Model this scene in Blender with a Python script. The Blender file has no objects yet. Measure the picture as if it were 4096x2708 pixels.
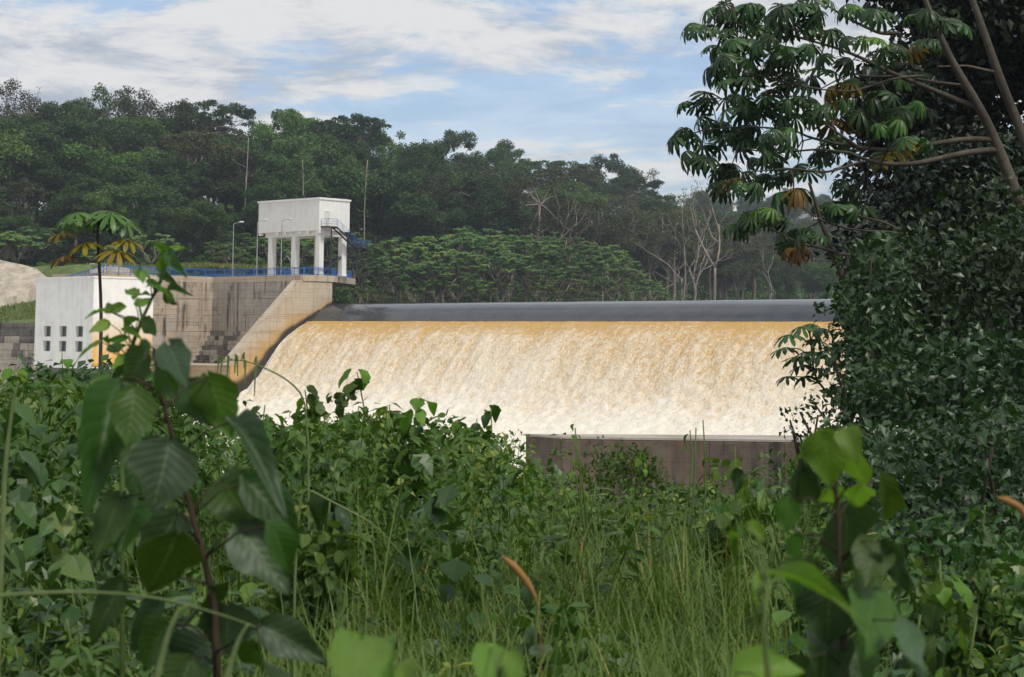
import bpy, math, random
import numpy as np
from mathutils import Matrix, Vector, Euler

# ------------------------------------------------------------------ camera, sky, sun, exposure
S = bpy.context.scene
COL = S.collection
S.render.resolution_x, S.render.resolution_y = 1024, 677
PITCH, ROLL, FPX = math.radians(6.0), math.radians(0.35), 1790.0
CAMZ = 1.7
SHIFT = -(332.0 - 338.5 + 0 + FPX*math.tan(PITCH) + 13.0)/1024.0
cd = bpy.data.cameras.new('camera'); cam = bpy.data.objects.new('camera', cd); COL.objects.link(cam)
cd.sensor_width = 36.0; cd.lens = 36.0*FPX/1024.0; cd.shift_y = SHIFT
cd.clip_start = 0.1; cd.clip_end = 6000
cd.dof.use_dof = True; cd.dof.focus_distance = 120.0; cd.dof.aperture_fstop = 9.0
RM = Matrix.Rotation(math.radians(90)+PITCH, 3, 'X') @ Matrix.Rotation(ROLL, 3, 'Z')
cam.matrix_world = Matrix.Translation((0, 0, CAMZ)) @ RM.to_4x4()
S.camera = cam

SUN_DIR = Vector((0.36, -0.44, 0.80)).normalized()       # towards the sun
sd = bpy.data.lights.new('sun', 'SUN'); sun = bpy.data.objects.new('sun', sd); COL.objects.link(sun)
sd.energy = 2.4; sd.angle = math.radians(12); sd.color = (1.0, 0.95, 0.86)
sun.rotation_euler = SUN_DIR.to_track_quat('Z', 'Y').to_euler(); sun.location = (40, -10, 60)

W = bpy.data.worlds.new('World'); S.world = W; W.use_nodes = True
def build_world():
    nt = W.node_tree; N = nt.nodes; L = nt.links; N.clear()
    out = N.new('ShaderNodeOutputWorld'); bg = N.new('ShaderNodeBackground')
    sky = N.new('ShaderNodeTexSky'); sky.sky_type = 'NISHITA'; sky.sun_disc = False
    sky.sun_elevation = math.asin(SUN_DIR.z); sky.sun_rotation = math.atan2(SUN_DIR.x, SUN_DIR.y)
    sky.air_density = 1.0; sky.dust_density = 0.4; sky.ozone_density = 2.0
    tc = N.new('ShaderNodeTexCoord'); sep = N.new('ShaderNodeSeparateXYZ'); L.new(tc.outputs['Generated'], sep.inputs[0])
    def M(op, a, b=None, c=None):
        m = N.new('ShaderNodeMath'); m.operation = op
        for i, x in enumerate((a, b, c)):
            if x is None: continue
            if isinstance(x, (int, float)): m.inputs[i].default_value = x
            else: L.new(x, m.inputs[i])
        return m.outputs[0]
    z = M('ADD', M('MAXIMUM', sep.outputs[2], 0.0), 0.11)
    comb = N.new('ShaderNodeCombineXYZ')
    L.new(M('DIVIDE', sep.outputs[0], z), comb.inputs[0]); L.new(M('DIVIDE', sep.outputs[1], z), comb.inputs[1])
    mp = N.new('ShaderNodeMapping'); mp.inputs['Location'].default_value = CLOUD_OFF
    L.new(comb.outputs[0], mp.inputs[0])
    def noise(scale, det, rough, dist=0.0):
        n = N.new('ShaderNodeTexNoise'); n.inputs['Scale'].default_value = scale; n.inputs['Detail'].default_value = det
        n.inputs['Roughness'].default_value = rough; n.inputs['Distortion'].default_value = dist
        L.new(mp.outputs[0], n.inputs[0]); return n.outputs[0]
    def ramp(x, a, b):
        r = N.new('ShaderNodeMapRange'); r.interpolation_type = 'SMOOTHSTEP'
        r.inputs[1].default_value = a; r.inputs[2].default_value = b; L.new(x, r.inputs[0]); return r.outputs[0]
    n1 = noise(0.75, 12, 0.66, 0.3); n2 = noise(2.6, 9, 0.66, 0.25); n3 = noise(0.45, 4, 0.5)
    dens = ramp(M('ADD', M('MULTIPLY', n1, 0.54), M('ADD', M('MULTIPLY', n2, 0.25), M('MULTIPLY', n3, 0.22))), 0.428, 0.510)
    hz = M('MULTIPLY', ramp(sep.outputs[2], 0.15, 0.03), 0.50)               # thin veil towards the horizon
    dens = M('MAXIMUM', M('MULTIPLY', dens, 0.95), M('ADD', hz, 0.24))
    shade = ramp(n2, 0.36, 0.58)
    cc = N.new('ShaderNodeMix'); cc.data_type = 'RGBA'; L.new(shade, cc.inputs[0])
    cc.inputs[6].default_value = (3.3, 3.65, 4.3, 1); cc.inputs[7].default_value = (6.2, 6.15, 6.05, 1)
    blue = N.new('ShaderNodeMix'); blue.data_type = 'RGBA'; blue.blend_type = 'MULTIPLY'; blue.inputs[0].default_value = 1.0
    L.new(sky.outputs[0], blue.inputs[6]); blue.inputs[7].default_value = SKY_TINT
    mix = N.new('ShaderNodeMix'); mix.data_type = 'RGBA'; L.new(dens, mix.inputs[0])
    L.new(blue.outputs[2], mix.inputs[6]); L.new(cc.outputs[2], mix.inputs[7])
    L.new(mix.outputs[2], bg.inputs[0]); bg.inputs[1].default_value = 0.115
    L.new(bg.outputs[0], out.inputs[0])
CLOUD_OFF = (3.05, 0.25, 0.0)
SKY_TINT = (0.90, 0.95, 1.04, 1)
build_world()
S.view_settings.view_transform = 'Standard'; S.view_settings.look = 'None'
S.view_settings.gamma = 1.0; S.view_settings.use_curve_mapping = False
S.view_settings.exposure = 0.22
S.render.engine = 'CYCLES'
S.cycles.max_bounces = 6; S.cycles.diffuse_bounces = 3; S.cycles.transmission_bounces = 3
S.cycles.volume_bounces = 0; S.cycles.transparent_max_bounces = 4

# ------------------------------------------------------------------ helpers
rng = np.random.default_rng(7); random.seed(7)
def ray(u, v):
    d = RM @ Vector(((u-512.0)/FPX, (338.5-v)/FPX + SHIFT*1024.0/FPX, -1.0)); return d
def at(u, v, Y):
    d = ray(u, v); k = Y/d.y
    return np.array((d.x*k, Y, CAMZ+d.z*k))
def onz(u, v, z):
    d = ray(u, v); k = (z-CAMZ)/d.z
    return np.array((d.x*k, d.y*k, z))
RMi = RM.transposed()
def proj(p):
    q = RMi @ Vector((p[0], p[1], p[2]-CAMZ))
    return 512+FPX*q.x/-q.z, 338.5-(FPX*q.y/-q.z-SHIFT*1024.0)
def src(x, y, Y): return at(x/4.0, y/4.0, Y)
PERM = np.random.default_rng(3).random((64, 64, 64))
def vnoise(P):
    P = np.asarray(P, float); i = np.floor(P).astype(int); f = P-i; f = f*f*(3-2*f); i &= 63; j = (i+1) & 63
    x0, y0, z0 = i.T; x1, y1, z1 = j.T; fx, fy, fz = f.T
    a = PERM[x0, y0, z0]*(1-fx)+PERM[x1, y0, z0]*fx; b = PERM[x0, y1, z0]*(1-fx)+PERM[x1, y1, z0]*fx
    c = PERM[x0, y0, z1]*(1-fx)+PERM[x1, y0, z1]*fx; d = PERM[x0, y1, z1]*(1-fx)+PERM[x1, y1, z1]*fx
    return (a*(1-fy)+b*fy)*(1-fz)+(c*(1-fy)+d*fy)*fz
def fbm(P, o=4, g=0.5):
    P = np.asarray(P, float); r = 0; a = 1.0; t = 0
    for k in range(o): r = r+a*vnoise(P*2**k+k*7.3); t += a; a *= g
    return r/t
def sstep(x, a, b):
    t = np.clip((np.asarray(x, float)-a)/(b-a), 0, 1); return t*t*(3-2*t)
def nrm(v): v = np.asarray(v, float); return v/(np.linalg.norm(v, axis=-1, keepdims=True)+1e-9)

class MB:
    def __init__(s): s.V = []; s.F = []; s.n = 0; s.A = {}
    def add(s, V, F, **attrs):
        V = np.asarray(V, float).reshape(-1, 3)
        for f in (F if isinstance(F, list) and len(F) and isinstance(F[0], np.ndarray) and F[0].ndim == 2 else [np.asarray(F, int)]):
            s.F.append(f+s.n)
        s.V.append(V)
        for k, a in attrs.items(): s.A.setdefault(k, []).append((s.n, np.broadcast_to(np.asarray(a, float), (len(V),))))
        s.n += len(V)
    def box(s, c, d, ax=None, taper=1.0):
        q = np.array([(-1,-1,-1),(1,-1,-1),(1,1,-1),(-1,1,-1),(-1,-1,1),(1,-1,1),(1,1,1),(-1,1,1)], float)*0.5
        q[4:, :2] *= taper
        q = q*np.asarray(d, float)
        if ax is not None: q = q@np.asarray(ax, float)
        s.add(q+np.asarray(c, float), np.array([(0,3,2,1),(4,5,6,7),(0,1,5,4),(1,2,6,5),(2,3,7,6),(3,0,4,7)]))
    def prism(s, poly, z0, z1):
        n = len(poly); p = np.asarray(poly, float)
        V = np.vstack([np.c_[p, np.full(n, z0)], np.c_[p, np.full(n, z1)]])
        s.add(V, [np.array([[i, (i+1) % n, n+(i+1) % n, n+i] for i in range(n)]), np.array([list(range(n-1, -1, -1))]), np.array([list(range(n, 2*n))])])
    def tube(s, P, R, k=6, tint=None):
        P = np.asarray(P, float); n = len(P); R = np.broadcast_to(np.asarray(R, float), (n,))
        T = nrm(np.gradient(P, axis=0)); ref = np.array((0.31, 0.17, 0.93)) if abs(nrm(P[-1]-P[0])[2]) < 0.8 else np.array((0.9, 0.35, 0.1))
        a = nrm(np.cross(T, ref)); b = np.cross(T, a); th = np.linspace(0, 2*np.pi, k, endpoint=False)
        V = P[:, None, :]+R[:, None, None]*(np.cos(th)[None, :, None]*a[:, None, :]+np.sin(th)[None, :, None]*b[:, None, :])
        i = np.arange(n-1)[:, None]*k; j = np.arange(k)[None, :]; j2 = (j+1) % k
        F = np.stack([i+j, i+j2, i+k+j2, i+k+j], -1).reshape(-1, 4)
        F2 = [F, np.array([list(range(k-1, -1, -1))]), np.array([[(n-1)*k+x for x in range(k)]])]
        if tint is None: s.add(V.reshape(-1, 3), F2)
        else: s.add(V.reshape(-1, 3), F2, tint=tint)
    def grid(s, V, **attrs):                                   # V (n,m,3)
        n, m = V.shape[:2]; i = np.arange(n-1)[:, None]*m; j = np.arange(m-1)[None, :]
        s.add(V.reshape(-1, 3), np.stack([i+j, i+j+1, i+m+j+1, i+m+j], -1).reshape(-1, 4), **attrs)
    def mesh(s, name, off=(0, 0, 0), smooth=False):
        V = np.vstack(s.V)-np.asarray(off, float)
        me = bpy.data.meshes.new(name)
        li = np.concatenate([f.ravel() for f in s.F]); lt = np.concatenate([np.full(len(f), f.shape[1]) for f in s.F])
        ls = np.r_[0, np.cumsum(lt)[:-1]]
        me.vertices.add(len(V)); me.vertices.foreach_set('co', V.ravel().astype(np.float32))
        me.loops.add(len(li)); me.loops.foreach_set('vertex_index', li.astype(np.int32))
        me.polygons.add(len(lt)); me.polygons.foreach_set('loop_start', ls.astype(np.int32))
        me.polygons.foreach_set('use_smooth', np.full(len(lt), smooth))
        for k, parts in s.A.items():
            a = np.zeros(len(V), np.float32)
            for o, x in parts: a[o:o+len(x)] = x
            me.attributes.new(k, 'FLOAT', 'POINT').data.foreach_set('value', a)
        me.update(calc_edges=True); me.validate(); return me

def link(name, data, mat=None, parent=None):
    o = bpy.data.objects.new(name, data); COL.objects.link(o)
    if mat is not None and not data.materials: data.materials.append(mat)
    if parent is not None: o.parent = parent
    return o
def tag(o, label=None, cat=None, group=None, kind=None):
    for k, x in (('label', label), ('category', cat), ('group', group), ('kind', kind)):
        if x: o[k] = x
    return o
def thing(name, label, cat, loc=(0, 0, 0), group=None):
    o = bpy.data.objects.new(name, None); o.empty_display_size = 0.3; COL.objects.link(o); o.location = tuple(loc)
    return tag(o, label, cat, group)
def part(name, mb, mat, root, smooth=False, kind=None):        # mesh in world coordinates under a thing standing unrotated
    top = root if root.parent is None else root.parent
    o = link(name, mb.mesh(name, top.location, smooth), mat, root)
    if kind: o['kind'] = kind
    return o
def dup(root, loc, rz=0.0, sc=1.0, label=None, group=None):
    r = root.copy(); COL.objects.link(r); r.location = tuple(loc); r.rotation_euler = (0, 0, rz)
    r.scale = (sc,)*3 if isinstance(sc, (int, float)) else sc
    if label: r['label'] = label
    if group: r['group'] = group
    for ch in root.children:
        c = ch.copy(); COL.objects.link(c); c.parent = r
    return r

# ---- materials
def newmat(name):
    m = bpy.data.materials.new(name); m.use_nodes = True; nt = m.node_tree; nt.nodes.clear()
    out = nt.nodes.new('ShaderNodeOutputMaterial'); return m, nt, out
class NT:
    def __init__(s, nt): s.nt = nt; s.N = nt.nodes; s.L = nt.links
    def n(s, t, **kw):
        x = s.N.new('ShaderNode'+t)
        for k, v in kw.items(): setattr(x, k, v)
        return x
    def put(s, sock, v):
        if v is None: return
        if isinstance(v, bpy.types.NodeSocket): s.L.new(v, sock)
        else: sock.default_value = v
    def math(s, op, a, b=None, clamp=False):
        m = s.n('Math', operation=op, use_clamp=clamp); s.put(m.inputs[0], a); s.put(m.inputs[1], b); return m.outputs[0]
    def noise(s, vec, scale=1.0, det=4, rough=0.55, vs=None, dist=0.0, loc=None):
        if vs is not None or loc is not None:
            mp = s.n('Mapping'); s.put(mp.inputs[0], vec)
            if vs is not None: mp.inputs['Scale'].default_value = vs
            if loc is not None: mp.inputs['Location'].default_value = loc
            vec = mp.outputs[0]
        n = s.n('TexNoise'); s.put(n.inputs['Vector'], vec); n.inputs['Scale'].default_value = scale
        n.inputs['Detail'].default_value = det; n.inputs['Roughness'].default_value = rough; n.inputs['Distortion'].default_value = dist
        return n.outputs[0]
    def ramp(s, x, a, b, lo=0.0, hi=1.0):
        r = s.n('MapRange', interpolation_type='SMOOTHSTEP'); s.put(r.inputs[0], x)
        r.inputs[1].default_value = a; r.inputs[2].default_value = b; r.inputs[3].default_value = lo; r.inputs[4].default_value = hi
        return r.outputs[0]
    def mix(s, f, a, b, mode='MIX'):
        m = s.n('Mix', data_type='RGBA', blend_type=mode); s.put(m.inputs[0], f)
        s.put(m.inputs[6], a if isinstance(a, bpy.types.NodeSocket) else (*a[:3], 1)); s.put(m.inputs[7], b if isinstance(b, bpy.types.NodeSocket) else (*b[:3], 1))
        return m.outputs[2]
    def attr(s, name): a = s.n('Attribute', attribute_name=name); return a.outputs['Fac']
    def pos(s): return s.n('NewGeometry').outputs['Position']
    def bump(s, h, strength=0.3, dist=0.05):
        b = s.n('Bump'); b.inputs['Strength'].default_value = strength; b.inputs['Distance'].default_value = dist; s.put(b.inputs['Height'], h); return b.outputs[0]
    def bsdf(s, out, col, rough=0.6, spec=0.5, normal=None, metal=0.0):
        p = s.n('BsdfPrincipled'); s.put(p.inputs['Base Color'], col if isinstance(col, bpy.types.NodeSocket) else (*col[:3], 1))
        s.put(p.inputs['Roughness'], rough); p.inputs['Specular IOR Level'].default_value = spec; p.inputs['Metallic'].default_value = metal
        if normal is not None: s.L.new(normal, p.inputs['Normal'])
        if out is not None: s.L.new(p.outputs[0], out.inputs[0])
        return p

def leaf_mat(name, c0, c1, c2=None, trans=0.3, rough=0.42, spec=0.4, veins=False, ovar=0.35):
    m, nt, out = newmat(name); T = NT(nt)
    t = T.attr('tint'); col = T.mix(t, c0, c1)
    if c2: col = T.mix(T.ramp(t, 0.86, 0.97), col, c2)
    oi = T.n('ObjectInfo'); hs = T.n('HueSaturation'); T.put(hs.inputs['Color'], col)
    T.put(hs.inputs['Value'], T.ramp(oi.outputs['Random'], 0, 1, 1-ovar, 1+ovar)); 
    T.put(hs.inputs['Hue'], T.ramp(T.math('FRACT', T.math('MULTIPLY', oi.outputs['Random'], 7.13)), 0, 1, 0.485, 0.512))
    col = hs.outputs[0]; nm = None
    if veins:
        a = T.attr('across'); l = T.attr('along'); ab = T.math('ABSOLUTE', a)
        mid = T.ramp(ab, 0.0, 0.07, 1, 0)
        w = T.math('SINE', T.math('MULTIPLY', T.math('SUBTRACT', T.math('MULTIPLY', l, 8.0), T.math('MULTIPLY', ab, 2.2)), 6.283))
        lat = T.ramp(w, 0.9, 1.0); vv = T.math('MAXIMUM', mid, T.math('MULTIPLY', lat, 0.35))
        bl = T.noise(T.n('TexCoord').outputs['Object'], 3.0, 4, 0.6)
        col = T.mix(T.math('MULTIPLY', vv, 0.45), col, T.mix(0.5, col, (0.25, 0.36, 0.14)))
        col = T.mix(T.ramp(bl, 0.55, 0.8, 0, 0.35), col, (0.10, 0.10, 0.02))
        spot = T.noise(T.n('TexCoord').outputs['Object'], 9.0, 2, 0.5)
        col = T.mix(T.ramp(spot, 0.72, 0.76, 0, 0.8), col, (0.06, 0.03, 0.012))
        nm = T.bump(T.math('MULTIPLY', w, 1.0), 0.12, 0.003)
    p = T.bsdf(None, col, rough, spec, nm)
    tr = T.n('BsdfTranslucent'); T.put(tr.inputs[0], T.mix(1.0, col, (1.25, 1.35, 0.55), 'MULTIPLY'))
    mx = T.n('MixShader'); mx.inputs[0].default_value = trans
    T.L.new(p.outputs[0], mx.inputs[1]); T.L.new(tr.outputs[0], mx.inputs[2]); T.L.new(mx.outputs[0], out.inputs[0])
    return m
def bark_mat(name, c0, c1):
    m, nt, out = newmat(name); T = NT(nt); P = T.n('TexCoord').outputs['Object']
    a = T.noise(P, 1.5, 5, 0.6, vs=(1, 1, 0.25)); b = T.noise(P, 9, 3, 0.6)
    T.bsdf(out, T.mix(T.ramp(T.math('ADD', T.math('MULTIPLY', a, 0.7), T.math('MULTIPLY', b, 0.3)), 0.35, 0.65), c0, c1), 0.85, 0.2, T.bump(b, 0.4, 0.02)); return m
def concrete_mat(name, base, light, dark, streak=0.6, ochre=(0.48, 0.28, 0.08), blot=0.5, scale=1.0):
    m, nt, out = newmat(name); T = NT(nt); P = T.pos()
    big = T.noise(P, 0.22*scale, 4, 0.6); mid = T.noise(P, 1.1*scale, 5, 0.65); fine = T.noise(P, 9, 4, 0.65)
    col = T.mix(T.ramp(T.math('ADD', T.math('MULTIPLY', big, 0.55), T.math('MULTIPLY', mid, 0.45)), 0.36, 0.64), base, light)
    lines = T.noise(P, 1.0, 2, 0.6, vs=(0.07, 0.07, 5.5)); col = T.mix(T.ramp(lines, 0.52, 0.68, 0, 0.35), col, dark)
    st = T.noise(P, 1.0, 5, 0.62, vs=(1.1*scale, 1.1*scale, 0.055)); st2 = T.noise(P, 1.0, 4, 0.6, vs=(3.2*scale, 3.2*scale, 0.10))
    col = T.mix(T.ramp(st2, 0.52, 0.68, 0, 0.55*streak), col, (0.20, 0.11, 0.05))
    gate = T.ramp(T.noise(P, 0.30*scale, 3, 0.5, loc=(5, 2, 9)), 0.40, 0.60)
    col = T.mix(T.math('MULTIPLY', T.ramp(st, 0.50, 0.64, 0, streak), gate), col, dark)
    sharp = T.noise(P, 0.55*scale, 5, 0.7, vs=(1, 1, 0.8), loc=(1, 7, 3)); col = T.mix(T.ramp(sharp, 0.58, 0.66, 0, blot), col, dark)
    col = T.mix(T.math('MULTIPLY', T.attr('ochre'), T.ramp(mid, 0.2, 0.6, 0.5, 1.0)), col, ochre)
    col = T.mix(T.attr('wet'), col, (0.022, 0.02, 0.02))
    rough = T.ramp(T.attr('wet'), 0, 1, 0.9, 0.45)
    T.bsdf(out, col, rough, 0.3, T.bump(T.math('ADD', fine, lines), 0.35, 0.03)); return m
def paint_mat(name, c, rough=0.5, spec=0.4, dirt=0.15, dcol=(0.3, 0.27, 0.22), metal=0.0):
    m, nt, out = newmat(name); T = NT(nt); P = T.pos()
    a = T.noise(P, 0.6, 5, 0.65); st = T.noise(P, 1.0, 5, 0.6, vs=(1.4, 1.4, 0.12)); f = T.noise(P, 14, 3, 0.6)
    col = T.mix(T.math('MULTIPLY', T.ramp(T.math('ADD', T.math('MULTIPLY', a, 0.5), T.math('MULTIPLY', st, 0.5)), 0.42, 0.68), dirt), c, dcol)
    oc = T.attr('ochre'); col = T.mix(T.math('MULTIPLY', oc, T.ramp(st, 0.2, 0.7, 0.75, 1.0)), col, (0.66, 0.37, 0.07))
    col = T.mix(T.attr('wet'), col, (0.16, 0.09, 0.03))
    T.bsdf(out, col, rough, spec, T.bump(f, 0.12, 0.01), metal); return m
def simple_mat(name, c, rough=0.5, spec=0.5, metal=0.0, c2=None, sc=4.0):
    m, nt, out = newmat(name); T = NT(nt); n = T.noise(T.pos(), sc, 4, 0.6)
    T.bsdf(out, T.mix(T.ramp(n, 0.35, 0.7), c, c2 or tuple(x*0.75 for x in c)), rough, spec, None, metal); return m

M = {}
M['crown_dark'] = leaf_mat('crown_dark', (0.018, 0.044, 0.012), (0.070, 0.132, 0.028), (0.12, 0.14, 0.04), trans=0.18, rough=0.5, spec=0.3)
M['crown_mid'] = leaf_mat('crown_mid', (0.028, 0.070, 0.015), (0.105, 0.190, 0.036), (0.15, 0.19, 0.05), trans=0.2, rough=0.5, spec=0.3)
M['crown_brown'] = leaf_mat('crown_brown', (0.040, 0.050, 0.024), (0.095, 0.108, 0.045), (0.15, 0.13, 0.055), trans=0.2, rough=0.55, spec=0.2)
M['crown_yellow'] = leaf_mat('crown_yellow', (0.04, 0.06, 0.014), (0.16, 0.16, 0.035), (0.30, 0.27, 0.08), trans=0.2, rough=0.55, spec=0.2)
M['crown_umbrella'] = leaf_mat('crown_umbrella', (0.045, 0.105, 0.028), (0.125, 0.215, 0.055), (0.24, 0.24, 0.05), trans=0.25, rough=0.5, spec=0.3)
M['weed'] = leaf_mat('weed', (0.032, 0.076, 0.011), (0.100, 0.175, 0.028), (0.20, 0.235, 0.045), trans=0.32, rough=0.5, spec=0.3, ovar=0.2)
M['weed_dark'] = leaf_mat('weed_dark', (0.022, 0.058, 0.013), (0.062, 0.125, 0.027), (0.11, 0.15, 0.035), trans=0.28, rough=0.42, spec=0.4, ovar=0.2)
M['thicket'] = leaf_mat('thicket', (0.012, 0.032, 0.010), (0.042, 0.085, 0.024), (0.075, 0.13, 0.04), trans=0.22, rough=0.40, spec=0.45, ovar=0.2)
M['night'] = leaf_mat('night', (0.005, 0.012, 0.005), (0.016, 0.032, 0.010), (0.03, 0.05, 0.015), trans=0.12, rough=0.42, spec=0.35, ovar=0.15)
M['grass'] = leaf_mat('grass', (0.046, 0.090, 0.012), (0.125, 0.175, 0.033), (0.27, 0.20, 0.075), trans=0.3, rough=0.5, spec=0.3)
M['farveg'] = leaf_mat('farveg', (0.022, 0.045, 0.014), (0.065, 0.095, 0.03), (0.12, 0.11, 0.045), trans=0.2, rough=0.6, spec=0.2)
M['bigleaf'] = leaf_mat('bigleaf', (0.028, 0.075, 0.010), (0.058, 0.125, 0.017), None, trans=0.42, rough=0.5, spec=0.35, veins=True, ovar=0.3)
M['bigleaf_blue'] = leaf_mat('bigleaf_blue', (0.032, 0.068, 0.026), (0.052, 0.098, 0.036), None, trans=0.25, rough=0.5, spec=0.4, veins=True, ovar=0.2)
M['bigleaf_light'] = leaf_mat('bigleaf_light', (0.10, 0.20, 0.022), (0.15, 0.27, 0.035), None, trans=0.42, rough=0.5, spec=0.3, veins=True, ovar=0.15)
M['umb_leaf'] = leaf_mat('umb_leaf', (0.020, 0.054, 0.015), (0.050, 0.110, 0.028), None, trans=0.3, rough=0.4, spec=0.4, ovar=0.45)
M['umb_bright'] = leaf_mat('umb_bright', (0.07, 0.15, 0.03), (0.14, 0.24, 0.05), None, trans=0.35, rough=0.4, spec=0.4, ovar=0.2)
M['umb_yellow'] = leaf_mat('umb_yellow', (0.17, 0.13, 0.015), (0.26, 0.19, 0.02), None, trans=0.3, rough=0.5, spec=0.3, ovar=0.25)
M['umb_brown'] = leaf_mat('umb_brown', (0.12, 0.066, 0.016), (0.19, 0.11, 0.026), None, trans=0.35, rough=0.5, spec=0.3, ovar=0.3)
M['bark'] = bark_mat('bark', (0.10, 0.085, 0.065), (0.21, 0.185, 0.15)); M['bark_pale'] = bark_mat('bark_pale', (0.19, 0.16, 0.125), (0.35, 0.30, 0.245))
M['bark_dark'] = bark_mat('bark_dark', (0.028, 0.022, 0.016), (0.08, 0.065, 0.045)); M['bark_umb'] = bark_mat('bark_umb', (0.045, 0.038, 0.029), (0.105, 0.09, 0.068))
M['stem'] = bark_mat('stem', (0.030, 0.022, 0.014), (0.06, 0.045, 0.026)); M['stem_green'] = bark_mat('stem_green', (0.06, 0.10, 0.025), (0.12, 0.17, 0.05))
M['stalk'] = bark_mat('stalk', (0.08, 0.125, 0.04), (0.17, 0.21, 0.085)); M['dry'] = bark_mat('dry', (0.20, 0.10, 0.03), (0.32, 0.18, 0.06))
M['conc_grey'] = concrete_mat('conc_grey', (0.34, 0.305, 0.255), (0.45, 0.41, 0.35), (0.045, 0.042, 0.04), 0.95)
M['conc_brown'] = concrete_mat('conc_brown', (0.37, 0.295, 0.215), (0.49, 0.42, 0.325), (0.045, 0.04, 0.035), 1.0)
M['conc_wall'] = concrete_mat('conc_wall', (0.44, 0.36, 0.26), (0.54, 0.46, 0.355), (0.17, 0.14, 0.11), 0.4, blot=0.12)
M['conc_dark'] = concrete_mat('conc_dark', (0.10, 0.09, 0.08), (0.22, 0.20, 0.18), (0.025, 0.025, 0.022), 0.8, blot=0.7)
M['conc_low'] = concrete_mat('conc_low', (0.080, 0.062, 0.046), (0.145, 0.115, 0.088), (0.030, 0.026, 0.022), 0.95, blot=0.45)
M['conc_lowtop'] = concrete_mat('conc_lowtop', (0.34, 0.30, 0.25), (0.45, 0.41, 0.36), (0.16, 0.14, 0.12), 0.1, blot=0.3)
M['white'] = paint_mat('white', (0.80, 0.79, 0.765), 0.55, 0.35, 0.22)
M['white_ph'] = paint_mat('white_ph', (0.77, 0.78, 0.775), 0.6, 0.3, 0.3)
M['blue'] = simple_mat('blue', (0.030, 0.14, 0.44), 0.45, 0.4, 0.0, (0.024, 0.11, 0.35))
M['black'] = simple_mat('black', (0.025, 0.026, 0.028), 0.5, 0.5); M['galv'] = simple_mat('galv', (0.42, 0.42, 0.41), 0.45, 0.5, 0.6)
M['lamp'] = simple_mat('lamp', (0.62, 0.62, 0.58), 0.35, 0.5); M['glass'] = simple_mat('glass', (0.035, 0.045, 0.042), 0.12, 0.6, 0.0, (0.055, 0.065, 0.06), 0.8)
M['door'] = paint_mat('door', (0.66, 0.64, 0.58), 0.5, 0.4, 0.1)

# ------------------------------------------------------------------ dam axes
A0 = np.array((-25.8, 262.0)); TH = math.radians(42)
Rv = np.array((math.cos(TH), -math.sin(TH))); Fv = np.array((-math.sin(TH), -math.cos(TH)))
AX = np.array([[Rv[0], Rv[1], 0], [Fv[0], Fv[1], 0], [0, 0, 1.0]])       # local (r, s, z) -> world
def D(r, s, z=0.0):
    p = A0+r*Rv+s*Fv; return np.array((p[0], p[1], z))
def Dg(r, s, z):
    r, s, z = np.broadcast_arrays(r, s, z); return np.stack([A0[0]+r*Rv[0]+s*Fv[0], A0[1]+r*Rv[1]+s*Fv[1], z], -1)
WATER = 5.75; DECK = 9.7
PS = np.array([-400, -6, -3, -1.2, 0.4, 2, 3.5, 5.0, 7, 9, 11.4, 14.5, 17, 20, 25, 32, 45, 70, 130], float)
PZ = np.array([5.75, 5.75, 5.74, 5.70, 5.58, 5.12, 4.3, 3.05, 2.0, 0.9, -1.5, -5.0, -7.0, -8.2, -9.2, -9.9, -10.6, -11.0, -11.2], float)
_ss = np.arange(-20, 130.01, 0.1); _zz = np.interp(_ss, PS, PZ)
_k = np.hanning(25); _k /= _k.sum(); _zz = np.convolve(np.pad(_zz, 12, 'edge'), _k, 'valid')
def prof(s): return np.interp(s, _ss, _zz)

# ------------------------------------------------------------------ ground
def ucol(x, y): return 512+1800*x/np.maximum(y, 1)
SKU = [-400, -60, 0, 40, 80, 130, 155, 185, 230, 290, 330, 380, 410, 450, 490, 540, 600, 650, 700, 740, 800, 1000, 1500]
SKV = [120, 96, 96, 103, 100, 98, 112, 102, 114, 116, 119, 126, 136, 144, 152, 160, 168, 182, 192, 200, 206, 225, 240]
def shoreY(u): return np.interp(u, [-200, 330, 480, 620, 720, 840, 1100], [300, 312, 320, 345, 392, 430, 520])
def ridgeY(u): return np.interp(u, [-200, 300, 450, 620, 800, 1100], [405, 410, 470, 560, 620, 640])
def far_ground(x, y):
    x, y = np.broadcast_arrays(np.asarray(x, float), np.asarray(y, float))
    u = ucol(x, y); sh = shoreY(u); ry = ridgeY(u)
    rz = CAMZ+(332-np.interp(u, SKU, SKV))*ry/1800-25.0
    t = (y-sh)/(ry-sh); base = np.interp(u, [200, 300, 340], [9.3, 9.0, 4.0])
    up = base+(rz-base)*np.clip(t, 0, 1)**1.25
    z = np.where(t < 0, np.where(u < 330, base+t*2.5, base+t*18), np.where(t > 1, rz-(y-ry)*0.12, up))
    f2 = sstep(u, 560, 720)*(1-sstep(u, 1300, 1600)); h2 = (6+45*sstep(y, 610, 900))*f2
    z = np.where(y > 600, np.maximum(z, h2), z)
    z = z-14*(1-sstep(y, 296, 304))*(1-sstep(u, 60, 100))
    return np.maximum(z, -8)+1.5*(fbm(np.stack([x*0.03, y*0.03, x*0], -1).reshape(-1, 3), 3).reshape(x.shape)-0.5)
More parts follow.
